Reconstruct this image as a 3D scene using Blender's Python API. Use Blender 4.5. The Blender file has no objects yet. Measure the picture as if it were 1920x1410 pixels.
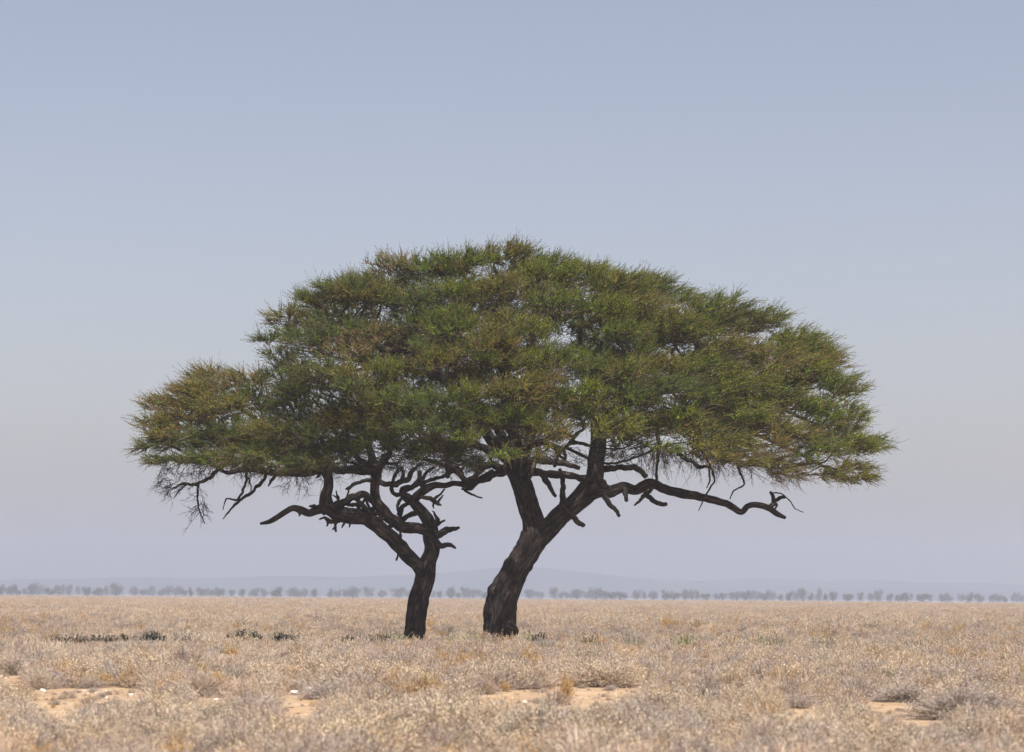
import bpy, math, random
import numpy as np
from mathutils import Matrix, Vector

R = math.radians
rng = np.random.default_rng(7)
random.seed(7)
S = bpy.context.scene
COL = S.collection

# ------------------------------------------------------------------ camera
W0, H0 = 1920.0, 1410.0          # pixel frame of the photograph
FPX = 5180.0                     # focal length in those pixels
EYE = 1.27                       # eye height above the plain
DT = 70.0                        # distance to the big trees
HZ = 1117.0                      # true horizon row at the centre column
PITCH = math.atan((HZ - H0 / 2) / FPX)
ROLL = 0.0073
cam_d = bpy.data.cameras.new("camera")
cam = bpy.data.objects.new("camera", cam_d)
COL.objects.link(cam)
cam_d.sensor_width = 36.0
cam_d.lens = 36.0 * FPX / W0
cam_d.clip_start = 0.5
cam_d.clip_end = 9000.0
CM = Matrix.Rotation(R(90) + PITCH, 4, 'X') @ Matrix.Rotation(ROLL, 4, 'Z')
cam.matrix_world = Matrix.Translation((0, 0, EYE)) @ CM
cam_d.dof.use_dof = True
cam_d.dof.focus_distance = DT
cam_d.dof.aperture_fstop = 3.6
S.camera = cam
CR = np.array(CM.to_3x3())

# ------------------------------------------------------------------ sky and sun
SUN_EL, SUN_AZ = R(60), R(148)   # azimuth clockwise from +Y: behind the camera, to its right
world = bpy.data.worlds.new("World")
S.world = world
world.use_nodes = True
nt = world.node_tree
nt.nodes.clear()
sky = nt.nodes.new("ShaderNodeTexSky")
sky.sky_type = 'NISHITA'
sky.sun_disc = False
sky.sun_elevation = SUN_EL
sky.sun_rotation = SUN_AZ
sky.altitude = 1500
sky.air_density = 0.7
sky.dust_density = 10.0
sky.ozone_density = 1.0
bg = nt.nodes.new("ShaderNodeBackground")
bg.inputs['Strength'].default_value = 0.15
wo = nt.nodes.new("ShaderNodeOutputWorld")
tintn = nt.nodes.new("ShaderNodeMix")
tintn.data_type = 'RGBA'
tintn.blend_type = 'MULTIPLY'
tintn.inputs[0].default_value = 1.0
tintn.inputs[7].default_value = (1.28, 1.05, 0.86, 1)
nt.links.new(sky.outputs[0], tintn.inputs[6])
nt.links.new(tintn.outputs[2], bg.inputs[0])
nt.links.new(bg.outputs[0], wo.inputs[0])
sd = bpy.data.lights.new("sun", 'SUN')
sd.energy = 5.0
sd.angle = R(0.5)
sd.color = (1.0, 0.97, 0.92)
sun = bpy.data.objects.new("sun", sd)
COL.objects.link(sun)
sv = Vector((math.sin(SUN_AZ) * math.cos(SUN_EL), math.cos(SUN_AZ) * math.cos(SUN_EL), math.sin(SUN_EL)))
sun.rotation_euler = sv.to_track_quat('Z', 'Y').to_euler()
sun.location = (20, -20, 60)

S.view_settings.view_transform = 'Standard'
S.view_settings.look = 'None'
S.view_settings.gamma = 1.0
S.view_settings.exposure = 0.40
S.cycles.use_denoising = True
S.cycles.denoiser = 'OPENIMAGEDENOISE'
S.cycles.denoising_input_passes = 'RGB_ALBEDO_NORMAL'
S.cycles.denoising_prefilter = 'ACCURATE'
S.cycles.use_adaptive_sampling = False
S.cycles.max_bounces = 6
S.cycles.diffuse_bounces = 3
S.cycles.glossy_bounces = 2
S.cycles.transmission_bounces = 4
S.cycles.transparent_max_bounces = 8
S.cycles.volume_bounces = 1

HAZE_DENSITY = 0.0006
HAZE_COLOR = (0.70, 0.78, 0.92)

# ------------------------------------------------------------------ helpers
def ray(u, v):
    d = np.array([(u - W0 / 2) / FPX, -(v - H0 / 2) / FPX, -1.0])
    return CR @ d

def P(u, v, dist):
    """world point seen at photo pixel (u, v) standing `dist` metres away along +Y"""
    d = ray(u, v)
    t = dist / d[1]
    return np.array([0, 0, EYE]) + d * t

def to_px(x, y, z):
    q = CR.T @ np.stack([x, y, z - EYE])
    return W0 / 2 + FPX * q[0] / -q[2], H0 / 2 - FPX * q[1] / -q[2]

def sstep(a, b, x):
    t = np.clip((x - a) / (b - a), 0, 1)
    return t * t * (3 - 2 * t)

def terrain(x, y):
    x = np.asarray(x, float); y = np.asarray(y, float)
    h = -0.62 * sstep(61.5, 67, y) * (1 - sstep(80, 104, y)) * (1 - sstep(24, 60, np.abs(x)))
    h = h + 0.035 * np.sin(x * .55 + 1.3 * np.sin(y * .11)) * np.sin(y * .31 + .7 * np.sin(x * .2)) * (1 - sstep(200, 500, y))
    return h

def tag(o, label=None, cat=None, group=None, kind=None):
    if label: o['label'] = label
    if cat: o['category'] = cat
    if group: o['group'] = group
    if kind: o['kind'] = kind
    return o

def empty(name, loc):
    o = bpy.data.objects.new(name, None)
    o.empty_display_size = 0.3
    COL.objects.link(o)
    o.location = loc
    return o

def mesh_obj(name, V, faces_list, mats=(), parent=None, midx=None, smooth=False, color=None, uv=None):
    """V: Nx3 ; faces_list: list of int arrays (n,k), fast numpy mesh build. color: Nx3 per vertex"""
    V = np.asarray(V, np.float32)
    if parent is not None:
        V = V - np.array(parent.location, np.float32)[None, :]
    me = bpy.data.meshes.new(name)
    me.vertices.add(len(V))
    me.vertices.foreach_set('co', V.ravel())
    loops = np.concatenate([f.ravel() for f in faces_list]).astype(np.int32)
    sizes = np.concatenate([np.full(len(f), f.shape[1], np.int32) for f in faces_list])
    starts = np.concatenate([[0], np.cumsum(sizes)[:-1]]).astype(np.int32)
    me.loops.add(len(loops))
    me.loops.foreach_set('vertex_index', loops)
    me.polygons.add(len(sizes))
    me.polygons.foreach_set('loop_start', starts)
    me.polygons.foreach_set('loop_total', sizes)
    for m in mats:
        me.materials.append(m)
    if midx is not None:
        me.polygons.foreach_set('material_index', np.asarray(midx, np.int32))
    me.polygons.foreach_set('use_smooth', np.full(len(sizes), smooth))
    if color is not None:
        ca = me.color_attributes.new("tint", 'FLOAT_COLOR', 'POINT')
        c4 = np.ones((len(V), 4), np.float32); c4[:, :3] = color
        ca.data.foreach_set('color', c4.ravel())
    if uv is not None:
        at = me.attributes.new("bark", 'FLOAT_VECTOR', 'POINT')
        at.data.foreach_set('vector', np.asarray(uv, np.float32).ravel())
    me.update(calc_edges=True)
    me.validate()
    o = bpy.data.objects.new(name, me)
    COL.objects.link(o)
    if parent is not None:
        o.parent = parent
    return o

def norm(a):
    return a / (np.linalg.norm(a, axis=-1, keepdims=True) + 1e-9)

# ------------------------------------------------------------------ materials
def new_mat(name):
    m = bpy.data.materials.new(name)
    m.use_nodes = True
    t = m.node_tree
    b = t.nodes['Principled BSDF']
    return m, t, b

def N(t, typ, **kw):
    n = t.nodes.new(typ)
    for k, v in kw.items():
        setattr(n, k, v)
    return n

def ramp(t, stops):
    r = N(t, 'ShaderNodeValToRGB')
    e = r.color_ramp.elements
    while len(e) < len(stops):
        e.new(0.5)
    for i, (p, c) in enumerate(stops):
        e[i].position = p
        e[i].color = (*c, 1)
    return r

def bark_material():
    m, t, b = new_mat("bark")
    at = N(t, 'ShaderNodeAttribute', attribute_name="bark")
    mp = N(t, 'ShaderNodeMapping'); mp.inputs['Scale'].default_value = (1, 1, 0.16)
    t.links.new(at.outputs['Vector'], mp.inputs[0])
    n1 = N(t, 'ShaderNodeTexNoise'); n1.inputs['Scale'].default_value = 26; n1.inputs['Detail'].default_value = 6
    n1.inputs['Roughness'].default_value = .7
    t.links.new(mp.outputs[0], n1.inputs['Vector'])
    n2 = N(t, 'ShaderNodeTexNoise'); n2.inputs['Scale'].default_value = 3.2; n2.inputs['Detail'].default_value = 4
    t.links.new(at.outputs['Vector'], n2.inputs['Vector'])
    r1 = ramp(t, [(.34, (.010, .009, .009)), (.50, (.034, .029, .027)), (.62, (.085, .073, .066)), (.76, (.23, .20, .18))])
    t.links.new(n1.outputs['Fac'], r1.inputs[0])
    r2 = ramp(t, [(.35, (.55, .55, .55)), (.7, (1.35, 1.25, 1.18))])
    t.links.new(n2.outputs['Fac'], r2.inputs[0])
    mx = N(t, 'ShaderNodeMix', data_type='RGBA', blend_type='MULTIPLY'); mx.inputs[0].default_value = 1
    t.links.new(r1.outputs[0], mx.inputs[6]); t.links.new(r2.outputs[0], mx.inputs[7])
    t.links.new(mx.outputs[2], b.inputs['Base Color'])
    b.inputs['Roughness'].default_value = .9
    b.inputs['Specular IOR Level'].default_value = .2
    bp = N(t, 'ShaderNodeBump'); bp.inputs['Distance'].default_value = .035; bp.inputs['Strength'].default_value = 1
    t.links.new(n1.outputs['Fac'], bp.inputs['Height']); t.links.new(bp.outputs[0], b.inputs['Normal'])
    return m

def tint_material(name, transl=0.0, rough=.7, spec=.2):
    m, t, b = new_mat(name)
    at = N(t, 'ShaderNodeAttribute', attribute_name="tint")
    t.links.new(at.outputs['Color'], b.inputs['Base Color'])
    b.inputs['Roughness'].default_value = rough
    b.inputs['Specular IOR Level'].default_value = spec
    if transl > 0:
        tr = N(t, 'ShaderNodeBsdfTranslucent')
        t.links.new(at.outputs['Color'], tr.inputs['Color'])
        mx = N(t, 'ShaderNodeMixShader'); mx.inputs[0].default_value = transl
        out = t.nodes['Material Output']
        t.links.new(b.outputs[0], mx.inputs[1]); t.links.new(tr.outputs[0], mx.inputs[2])
        t.links.new(mx.outputs[0], out.inputs['Surface'])
    return m

def shrub_material(name, transl=.2):
    """colour from the mesh, nudged per individual plant"""
    m, t, b = new_mat(name)
    at = N(t, 'ShaderNodeAttribute', attribute_name="tint")
    oi = N(t, 'ShaderNodeObjectInfo')
    r = ramp(t, [(0, (.76, .75, .745)), (.35, (.88, .865, .855)), (.6, (.98, .96, .915)), (.85, (1.08, 1.03, .91)), (1, (.94, .86, .76))])
    t.links.new(oi.outputs['Random'], r.inputs[0])
    mx = N(t, 'ShaderNodeMix', data_type='RGBA', blend_type='MULTIPLY'); mx.inputs[0].default_value = 1
    t.links.new(at.outputs['Color'], mx.inputs[6]); t.links.new(r.outputs[0], mx.inputs[7])
    t.links.new(mx.outputs[2], b.inputs['Base Color'])
    b.inputs['Roughness'].default_value = .85
    b.inputs['Specular IOR Level'].default_value = .15
    tr = N(t, 'ShaderNodeBsdfTranslucent')
    t.links.new(mx.outputs[2], tr.inputs['Color'])
    ms = N(t, 'ShaderNodeMixShader'); ms.inputs[0].default_value = transl
    t.links.new(b.outputs[0], ms.inputs[1]); t.links.new(tr.outputs[0], ms.inputs[2])
    t.links.new(ms.outputs[0], t.nodes['Material Output'].inputs['Surface'])
    return m

def ground_material():
    m, t, b = new_mat("sandy_soil")
    g = N(t, 'ShaderNodeNewGeometry')
    n1 = N(t, 'ShaderNodeTexNoise'); n1.inputs['Scale'].default_value = .9; n1.inputs['Detail'].default_value = 8
    n2 = N(t, 'ShaderNodeTexNoise'); n2.inputs['Scale'].default_value = 22; n2.inputs['Detail'].default_value = 6
    for n in (n1, n2): t.links.new(g.outputs['Position'], n.inputs['Vector'])
    r1 = ramp(t, [(.3, (.29, .205, .13)), (.5, (.37, .27, .175)), (.7, (.44, .34, .235))])
    t.links.new(n1.outputs['Fac'], r1.inputs[0])
    r2 = ramp(t, [(.3, (.72, .70, .68)), (.6, (1.04, 1.04, 1.04)), (.72, (1.2, 1.22, 1.25))])
    t.links.new(n2.outputs['Fac'], r2.inputs[0])
    mx = N(t, 'ShaderNodeMix', data_type='RGBA', blend_type='MULTIPLY'); mx.inputs[0].default_value = 1
    t.links.new(r1.outputs[0], mx.inputs[6]); t.links.new(r2.outputs[0], mx.inputs[7])
    t.links.new(mx.outputs[2], b.inputs['Base Color'])
    b.inputs['Roughness'].default_value = .95
    b.inputs['Specular IOR Level'].default_value = .1
    bp = N(t, 'ShaderNodeBump'); bp.inputs['Distance'].default_value = .03; bp.inputs['Strength'].default_value = .8
    t.links.new(n2.outputs['Fac'], bp.inputs['Height']); t.links.new(bp.outputs[0], b.inputs['Normal'])
    return m

def simple_noise_mat(name, c1, c2, scale, rough=.9, bump=0.0):
    m, t, b = new_mat(name)
    g = N(t, 'ShaderNodeNewGeometry')
    n1 = N(t, 'ShaderNodeTexNoise'); n1.inputs['Scale'].default_value = scale; n1.inputs['Detail'].default_value = 6
    t.links.new(g.outputs['Position'], n1.inputs['Vector'])
    r1 = ramp(t, [(.35, c1), (.65, c2)])
    t.links.new(n1.outputs['Fac'], r1.inputs[0])
    t.links.new(r1.outputs[0], b.inputs['Base Color'])
    b.inputs['Roughness'].default_value = rough
    b.inputs['Specular IOR Level'].default_value = .2
    if bump:
        bp = N(t, 'ShaderNodeBump'); bp.inputs['Distance'].default_value = bump
        t.links.new(n1.outputs['Fac'], bp.inputs['Height']); t.links.new(bp.outputs[0], b.inputs['Normal'])
    return m

M_BARK = bark_material()
M_LEAF = tint_material("acacia_leaf", .28, .75, .10)
M_TWIG = tint_material("twig_bark", 0, .85, .15)
M_SHRUB = shrub_material("dry_shrub", .22)
M_GREEN = tint_material("herb_leaf", .2, .6, .2)
M_FAR = tint_material("far_tree_leaf", .15, .8, .1)
M_SOIL = ground_material()
M_HILL = simple_noise_mat("hill_scrub", (.035, .045, .052), (.06, .065, .068), .02)
M_ROCK = simple_noise_mat("white_calcrete", (.62, .58, .52), (.88, .85, .80), 30, .9, .01)

# ------------------------------------------------------------------ ground, mirage strip, hills
def graded(a, b, fine, n_out, lo, hi):
    mid = np.arange(a, b + fine / 2, fine)
    left = a - (np.geomspace(1, a - lo + 1, n_out)[1:] - 1)[::-1]
    right = b + (np.geomspace(1, hi - b + 1, n_out)[1:] - 1)
    return np.concatenate([left, mid, right])

gx = graded(-30, 30, 1.0, 26, -3300, 3300)
gy = graded(10, 120, .8, 34, -40, 3050)
X, Y = np.meshgrid(gx, gy, indexing='ij')
Z = terrain(X, Y)
nx, ny = X.shape
idx = np.arange(nx * ny).reshape(nx, ny)
F = np.stack([idx[:-1, :-1], idx[1:, :-1], idx[1:, 1:], idx[:-1, 1:]], -1).reshape(-1, 4)
ground = mesh_obj("ground", np.stack([X, Y, Z], -1).reshape(-1, 3), [F], [M_SOIL], smooth=True)
tag(ground, "flat dry plain of orange sandy soil under the shrubs", "ground", kind="structure")

# heat mirage below the far trees: an added glossy sheet mirrors the sky
m, t, b = new_mat("mirage_gloss")
b.inputs['Base Color'].default_value = (.34, .36, .40, 1)
b.inputs['Roughness'].default_value = .12
b.inputs['Specular IOR Level'].default_value = .5
g = N(t, 'ShaderNodeNewGeometry')
n1 = N(t, 'ShaderNodeTexNoise'); n1.inputs['Scale'].default_value = .05; n1.inputs['Detail'].default_value = 3
t.links.new(g.outputs['Position'], n1.inputs['Vector'])
bp = N(t, 'ShaderNodeBump'); bp.inputs['Distance'].default_value = .05; bp.inputs['Strength'].default_value = .3
t.links.new(n1.outputs['Fac'], bp.inputs['Height']); t.links.new(bp.outputs[0], b.inputs['Normal'])
pxs = np.linspace(-3000, 3000, 121)
front = 690 + 25 * np.sin(pxs * .013) + 15 * np.sin(pxs * .041 + 1)
PV = np.concatenate([np.stack([pxs, front, np.full_like(pxs, .03)], -1), np.stack([pxs, np.full_like(pxs, 2600), np.full_like(pxs, .03)], -1)])
k = np.arange(120)
mirage = mesh_obj("mirage_strip", PV, [np.stack([k, k + 1, k + 122, k + 121], -1)], [m])
tag(mirage, "pale shimmering mirage strip between the scrub and the far trees", "mirage", kind="structure")

def ridge(name, prof, dist, depth, label):
    """rolling hill whose crest follows prof = [(u, pixels above the horizon)] at real distance"""
    us = np.array([p[0] for p in prof], float); hs = np.array([p[1] for p in prof], float)
    xs = np.linspace(-dist * .62, dist * .62, 260)
    uu = W0 / 2 + xs / dist * FPX
    h = np.interp(uu, us, hs) * dist / FPX
    h = h * (1 + .03 * np.sin(xs * .021) + .02 * np.sin(xs * .06 + 1)) 
    rows = np.linspace(-1, 1, 17)
    V = []
    for r_ in rows:
        prof_r = np.cos(r_ * math.pi / 2) ** 1.3 if abs(r_) < 1 else 0
        zz = h * prof_r * (1 + .05 * np.sin(xs * .03 + r_ * 5)) - 1.0 * (abs(r_) > .99)
        V.append(np.stack([xs, np.full_like(xs, dist + r_ * depth), zz], -1))
    V = np.concatenate(V)
    n = len(xs); i = np.arange(n * 17).reshape(17, n)
    F = np.stack([i[:-1, :-1], i[:-1, 1:], i[1:, 1:], i[1:, :-1]], -1).reshape(-1, 4)
    o = mesh_obj(name, V, [F], [M_HILL], smooth=True)
    tag(o, label, "hill", kind="structure")

ridge("hills", [(-900, 20), (0, 26), (200, 30), (330, 32), (540, 34), (680, 36), (760, 41), (850, 51), (930, 56), (1000, 54),
                (1060, 49), (1150, 40), (1260, 31), (1340, 26), (1500, 24), (1920, 20), (2800, 16)], 2250, 130,
      "low hazy blue hill rising behind the two trees on the horizon")
ridge("hills", [(-900, 20), (0, 22), (600, 20), (1100, 30), (1300, 36), (1420, 38), (1500, 35), (1580, 34), (1660, 36), (1760, 33), (1920, 29), (2800, 30)], 2520, 120,
      "fainter long hill on the horizon right of the trees")

# ------------------------------------------------------------------ tubes
def catmull(pts, per, tens=1.0):
    pts = np.asarray(pts, float)
    p = np.vstack([2 * pts[0] - pts[1], pts, 2 * pts[-1] - pts[-2]])
    out = []
    for i in range(1, len(p) - 2):
        n = per[i - 1]
        t = np.linspace(0, 1, n, endpoint=False)[:, None]
        a, b_, c, d = p[i - 1], p[i], p[i + 1], p[i + 2]
        cm = .5 * ((2 * b_) + (-a + c) * t + (2 * a - 5 * b_ + 4 * c - d) * t ** 2 + (-a + 3 * b_ - 3 * c + d) * t ** 3)
        out.append(cm * tens + (b_ + (c - b_) * t) * (1 - tens))
    out.append(pts[-1:])
    return np.vstack(out)

def fnoise(t, seed, octs=4, f0=1.0):
    r = np.random.default_rng(seed)
    o = np.zeros_like(t)
    for k in range(octs):
        o += np.sin(t * f0 * 2 ** k * r.uniform(.8, 1.3) + r.uniform(0, 6.3)) / 1.6 ** k
    return o / 2

def tube(pts, rad, seg=10, step=None, gnarl=.10, ridges=0.0, seed=0, cap=True, tens=1.0):
    """closed tapered tube along a smooth path; gnarl wobbles the path and the girth, ridges furrow it lengthwise.
    Returns V, [quads, tris], barkcoords"""
    pts = np.asarray(pts, float); rad = np.asarray(rad, float)
    L = np.linalg.norm(np.diff(pts, axis=0), axis=1)
    if step is None: step = max(rad.mean() * .9, .02)
    per = np.maximum(2, (L / step).astype(int))
    pr = catmull(np.hstack([pts, rad[:, None]]), per, tens)
    c, r_ = pr[:, :3], np.maximum(pr[:, 3], .0015)
    s = np.concatenate([[0], np.cumsum(np.linalg.norm(np.diff(c, axis=0), axis=1))])
    w = np.minimum(1, s / (s[-1] * .1 + 1e-6))[:, None] * r_[:, None] * gnarl
    ff = 1.6 / max(r_.mean(), .02) * .35
    c = c + w * np.stack([fnoise(s, seed, 3, ff), fnoise(s, seed + 1, 3, ff), fnoise(s, seed + 2, 3, ff)], -1) * 1.6
    tan = norm(np.gradient(c, axis=0))
    up = np.array([.13, 1, .07]); n0 = norm(np.cross(tan[0], up))
    ns = [n0]
    for i in range(1, len(c)):
        v = ns[-1] - tan[i] * np.dot(ns[-1], tan[i])
        ns.append(v / (np.linalg.norm(v) + 1e-9))
    ns = np.array(ns); bs = np.cross(tan, ns)
    th = np.linspace(0, 2 * math.pi, seg, endpoint=False)
    TH, SS = np.meshgrid(th, s)
    rr = r_[:, None] * (1 + gnarl * .9 * (np.sin(TH * 2 + fnoise(SS, seed + 5, 2, ff) * 2 + seed) * .5 + fnoise(SS * 1 + np.cos(TH + seed) * r_.mean() * 2, seed + 7, 3, ff * 1.4) * .7))
    if ridges:
        a = TH * 1.0
        ph = SS * 1.1 / 1.0
        q = np.zeros_like(TH)
        rs = np.random.default_rng(seed + 99)
        for kk, am in ((5, .5), (9, .8), (14, .7), (23, .5)):
            q += am * (1 - 2 * np.abs(np.sin(.5 * (kk * a + 1.6 * fnoise(SS, int(rs.integers(1e6)), 3, 1.9) * 2.2 + ph * rs.uniform(-.8, .8)) + 1.2 * fnoise(SS + TH * 0, int(rs.integers(1e6)), 2, 3.)))) 
        rr = rr * (1 + ridges * q * .5)
    V = c[:, None, :] + rr[..., None] * (np.cos(TH)[..., None] * ns[:, None, :] + np.sin(TH)[..., None] * bs[:, None, :])
    n, k = len(c), seg
    V = V.reshape(-1, 3)
    i = np.arange(n * k).reshape(n, k); j = np.roll(i, -1, axis=1)
    Q = np.stack([i[:-1], j[:-1], j[1:], i[1:]], -1).reshape(-1, 4)
    bark = np.stack([np.cos(TH) * r_.mean(), np.sin(TH) * r_.mean(), SS + seed * 1.37], -1).reshape(-1, 3)
    T = np.zeros((0, 3), int)
    if cap:
        V = np.vstack([V, c[-1] + tan[-1] * r_[-1] * .5, c[0]])
        bark = np.vstack([bark, [[0, 0, s[-1]], [0, 0, 0]]])
        T = np.vstack([np.stack([i[-1], j[-1], np.full(k, n * k)], -1), np.stack([j[0], i[0], np.full(k, n * k + 1)], -1)])
    return V, Q, T, bark

SC = FPX / DT      # photo pixels per metre at the trees (74)

def px_path(path, dflt=0.0):
    """path rows: (u, v, r_px[, dy]) -> world points, radii"""
    pts, rad = [], []
    dy = dflt
    for row in path:
        if len(row) > 3: dy = row[3]
        pts.append(P(row[0], row[1], DT + dy)); rad.append(row[2] / SC)
    return np.array(pts), np.array(rad)

_seed = [11]
def limb(name, root, path, seg=14, gnarl=.10, ridges=0.0, dflt=0.0, step=None, label=None):
    _seed[0] += 13
    pts, rad = px_path(path, dflt)
    V, Q, T, bk = tube(pts, rad, seg, step, gnarl, ridges, _seed[0], tens=.45 if name == 'dead_branch' else .85)
    o = mesh_obj(name, V, [Q, T], [M_BARK], root, smooth=True, uv=bk)
    if label: o['label'] = label
    return o

# ------------------------------------------------------------------ crown builder
TINTS = {
    'g': ((.135, .190, .018), .3), 'b': ((.095, .150, .036), .3), 'y': ((.250, .205, .048), .35),
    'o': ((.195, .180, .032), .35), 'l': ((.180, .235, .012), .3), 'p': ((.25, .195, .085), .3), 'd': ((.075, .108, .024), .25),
}

class Soup:
    """collects quads with a colour"""
    def __init__(s): s.V = []; s.C = []; s.M = []
    def quads(s, A, C, m):      # A: n,4,3   C: n,3
        s.V.append(A.reshape(-1, 4, 3)); s.C.append(np.repeat(C.reshape(-1, 1, 3), 4, 1)); s.M.append(np.full(A.reshape(-1, 4, 3).shape[0], m))
    def build(s, name, mats, parent=None):
        V = np.concatenate(s.V).reshape(-1, 3); C = np.concatenate(s.C).reshape(-1, 3); Mi = np.concatenate(s.M)
        F = np.arange(len(V)).reshape(-1, 4)
        return mesh_obj(name, V, [F], mats, parent, Mi, False, C)

def ribbons(soup, Pts, wid, C, m, prism=True):
    """Pts: n,k,3 polylines, wid n,k ; each as a three-sided prism (or a single ribbon)"""
    n, k, _ = Pts.shape
    tan = norm(np.gradient(Pts, axis=1))
    ref = norm(rng.normal(size=(n, 1, 3)))
    a = norm(np.cross(tan, ref)); b_ = np.cross(tan, a)
    sides = [a, -.5 * a + .866 * b_, -.5 * a - .866 * b_] if prism else [a, -a]
    sides = [Pts + sd_ * wid[..., None] for sd_ in sides]
    pairs = [(0, 1), (1, 2), (2, 0)] if prism else [(0, 1)]
    for i, j in pairs:
        A = np.stack([sides[i][:, :-1], sides[j][:, :-1], sides[j][:, 1:], sides[i][:, 1:]], 2)
        soup.quads(A.reshape(-1, 4, 3), np.repeat(C, k - 1, 0), m)

LEAVES = 20
def crown_sprays(soup, o, tgt, lean, tint, leafy, shoots=13, slen=(.13, .40)):
    """o,tgt: n,3 start and end of sprays. lean: n,3. tint n,3. leafy n (0..1)"""
    n = len(o)
    if n == 0: return
    t = np.linspace(0, 1, 6)[None, :, None]
    D = tgt - o
    Ln = np.linalg.norm(D, axis=1)[:, None]
    sag = rng.normal(0, .10, (n, 1, 3)) * Ln[:, None]
    path = o[:, None] + D[:, None] * t + (sag + lean[:, None] * .12 * Ln[:, None]) * (t * (1 - t) * 2) + rng.normal(0, .015, (n, 6, 3))
    wid = np.linspace(.011, .004, 6)[None] * rng.uniform(.7, 1.3, (n, 1))
    tc = np.array([.055, .040, .034]) * rng.uniform(.6, 1.7, (n, 1))
    ribbons(soup, path, wid, tc, 1)
    # shoots
    ts = rng.uniform(.22, 1.0, (n, shoots)); ts[:, 0] = 1
    f = ts * 5; i0 = np.minimum(f.astype(int), 4); fr = (f - i0)[..., None]
    ar = np.arange(n)[:, None]
    s0 = path[ar, i0] * (1 - fr) + path[ar, i0 + 1] * fr
    sd_ = norm(norm(D)[:, None] * .75 + rng.normal(0, .50, (n, shoots, 3)) * np.array([1, 1, .7]) + lean[:, None] * .55)
    L = rng.uniform(slen[0], slen[1], (n, shoots, 1))
    s0 = s0.reshape(-1, 3); sd_ = sd_.reshape(-1, 3); L = L.reshape(-1, 1)
    ns = len(s0)
    lean_s = np.repeat(lean, shoots, 0)
    bend = lean_s * .35 + rng.normal(0, .30, (ns, 3)) + np.array([0, 0, -.04])
    tt = np.linspace(0, 1, 5)[None, :, None]
    sp = s0[:, None] + L[:, None] * (sd_[:, None] * tt + bend[:, None] * tt ** 2 * .6)
    lf = np.repeat(leafy, shoots)
    bc = np.array([.085, .058, .042]) * rng.uniform(.6, 1.8, (ns, 1))
    ribbons(soup, sp, np.linspace(.0055, .0022, 5)[None] * np.ones((ns, 1)), bc, 1, prism=False)
    # side twiglets: short, zigzag, carry the leaf tufts
    keep = rng.random(ns) < lf
    sp = sp[keep]; tn = np.repeat(tint, shoots, 0)[keep]; Lk = L[keep]
    nk = len(sp)
    if nk == 0: return
    swap = rng.random(nk) < .34
    alt_ = np.array([[.125, .185, .016], [.165, .175, .026], [.09, .140, .03]])[rng.integers(0, 3, nk)]
    tn = np.where(swap[:, None], alt_, tn)
    tn = tn * rng.uniform(.55, 1.5, (nk, 1)) * (1 + rng.normal(0, .10, (nk, 3)))
    tl = np.linspace(.08, 1.0, LEAVES)[None] + rng.uniform(-.03, .03, (nk, LEAVES))
    tl = np.clip(tl, 0, 1)
    f = tl * 4; i0 = np.minimum(f.astype(int), 3); fr = (f - i0)[..., None]
    ar = np.arange(nk)[:, None]
    lp = sp[ar, i0] * (1 - fr) + sp[ar, i0 + 1] * fr
    td = norm(sp[:, -1] - sp[:, 0])[:, None]
    ld = norm(rng.normal(0, 1, (nk, LEAVES, 3)) + td * .9)
    ll = rng.uniform(.018, .043, (nk, LEAVES, 1)) * (1.15 - .5 * tl[..., None])
    lw = ll * rng.uniform(.24, .42, (nk, LEAVES, 1))
    side = norm(np.cross(ld, rng.normal(size=(nk, LEAVES, 3)))) * lw
    tip = lp + ld * ll; midp = lp + ld * ll * .5
    A = np.stack([lp, midp + side, tip, midp - side], 2).reshape(-1, 4, 3)
    C = np.repeat(tn, LEAVES, 0) * rng.uniform(.9, 1.1, (nk * LEAVES, 1))
    soup.quads(A, np.clip(C, .005, .6), 0)

def pad(soup, root_pt, c, a, b_, h, lean, tint_key, dens=1.0, spread=1.0):
    """one layered clump: sprays fan from under its middle out to its upper skin"""
    base, var = TINTS[tint_key]
    area = a * b_ * 4 + 2 * (a + b_) * h
    n = int(30 * dens * area / 3.2) + 6
    # targets on/in the ellipsoid, mostly its upper and outer shell
    d = norm(rng.normal(size=(n, 3)))
    low = d[:, 2] < -.25
    flip = low & (rng.random(n) < .72)
    d[flip, 2] *= -1
    rad = rng.uniform(.62, 1.0, n) ** .7
    tgt = c + d * rad[:, None] * np.array([a, b_, h])
    h = h * .98
    inner = c + np.array([-lean[0] * a * .35, 0, -h * .45])
    o = inner + norm(rng.normal(size=(n, 3))) * rng.uniform(0, .5, (n, 1)) * np.array([a, b_, h * .5])
    o = o * .62 + tgt * .38 + rng.normal(0, .05, (n, 3))
    ln = np.tile(lean, (n, 1)) + rng.normal(0, .18, (n, 3))
    tint = np.array(base) * (1 + rng.normal(0, var * .5, (n, 1))) * np.ones((n, 3))
    up = (tgt[:, 2] - c[2]) / h
    leafy = np.clip(.80 + .35 * up, .30, .97)
    br = up < -.1
    tint[br] = tint[br] * .75 + np.array([.09, .07, .04]) * .25
    crown_sprays(soup, o, tgt, ln, tint, leafy)

TOP = np.array([(235, 765), (300, 742), (390, 690), (490, 680), (510, 600), (600, 535), (690, 495), (760, 482), (850, 462), (960, 460), (1050, 480),
                (1180, 505), (1270, 545), (1400, 560), (1480, 610), (1560, 645), (1610, 700), (1640, 780), (1665, 870)], float)

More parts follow.
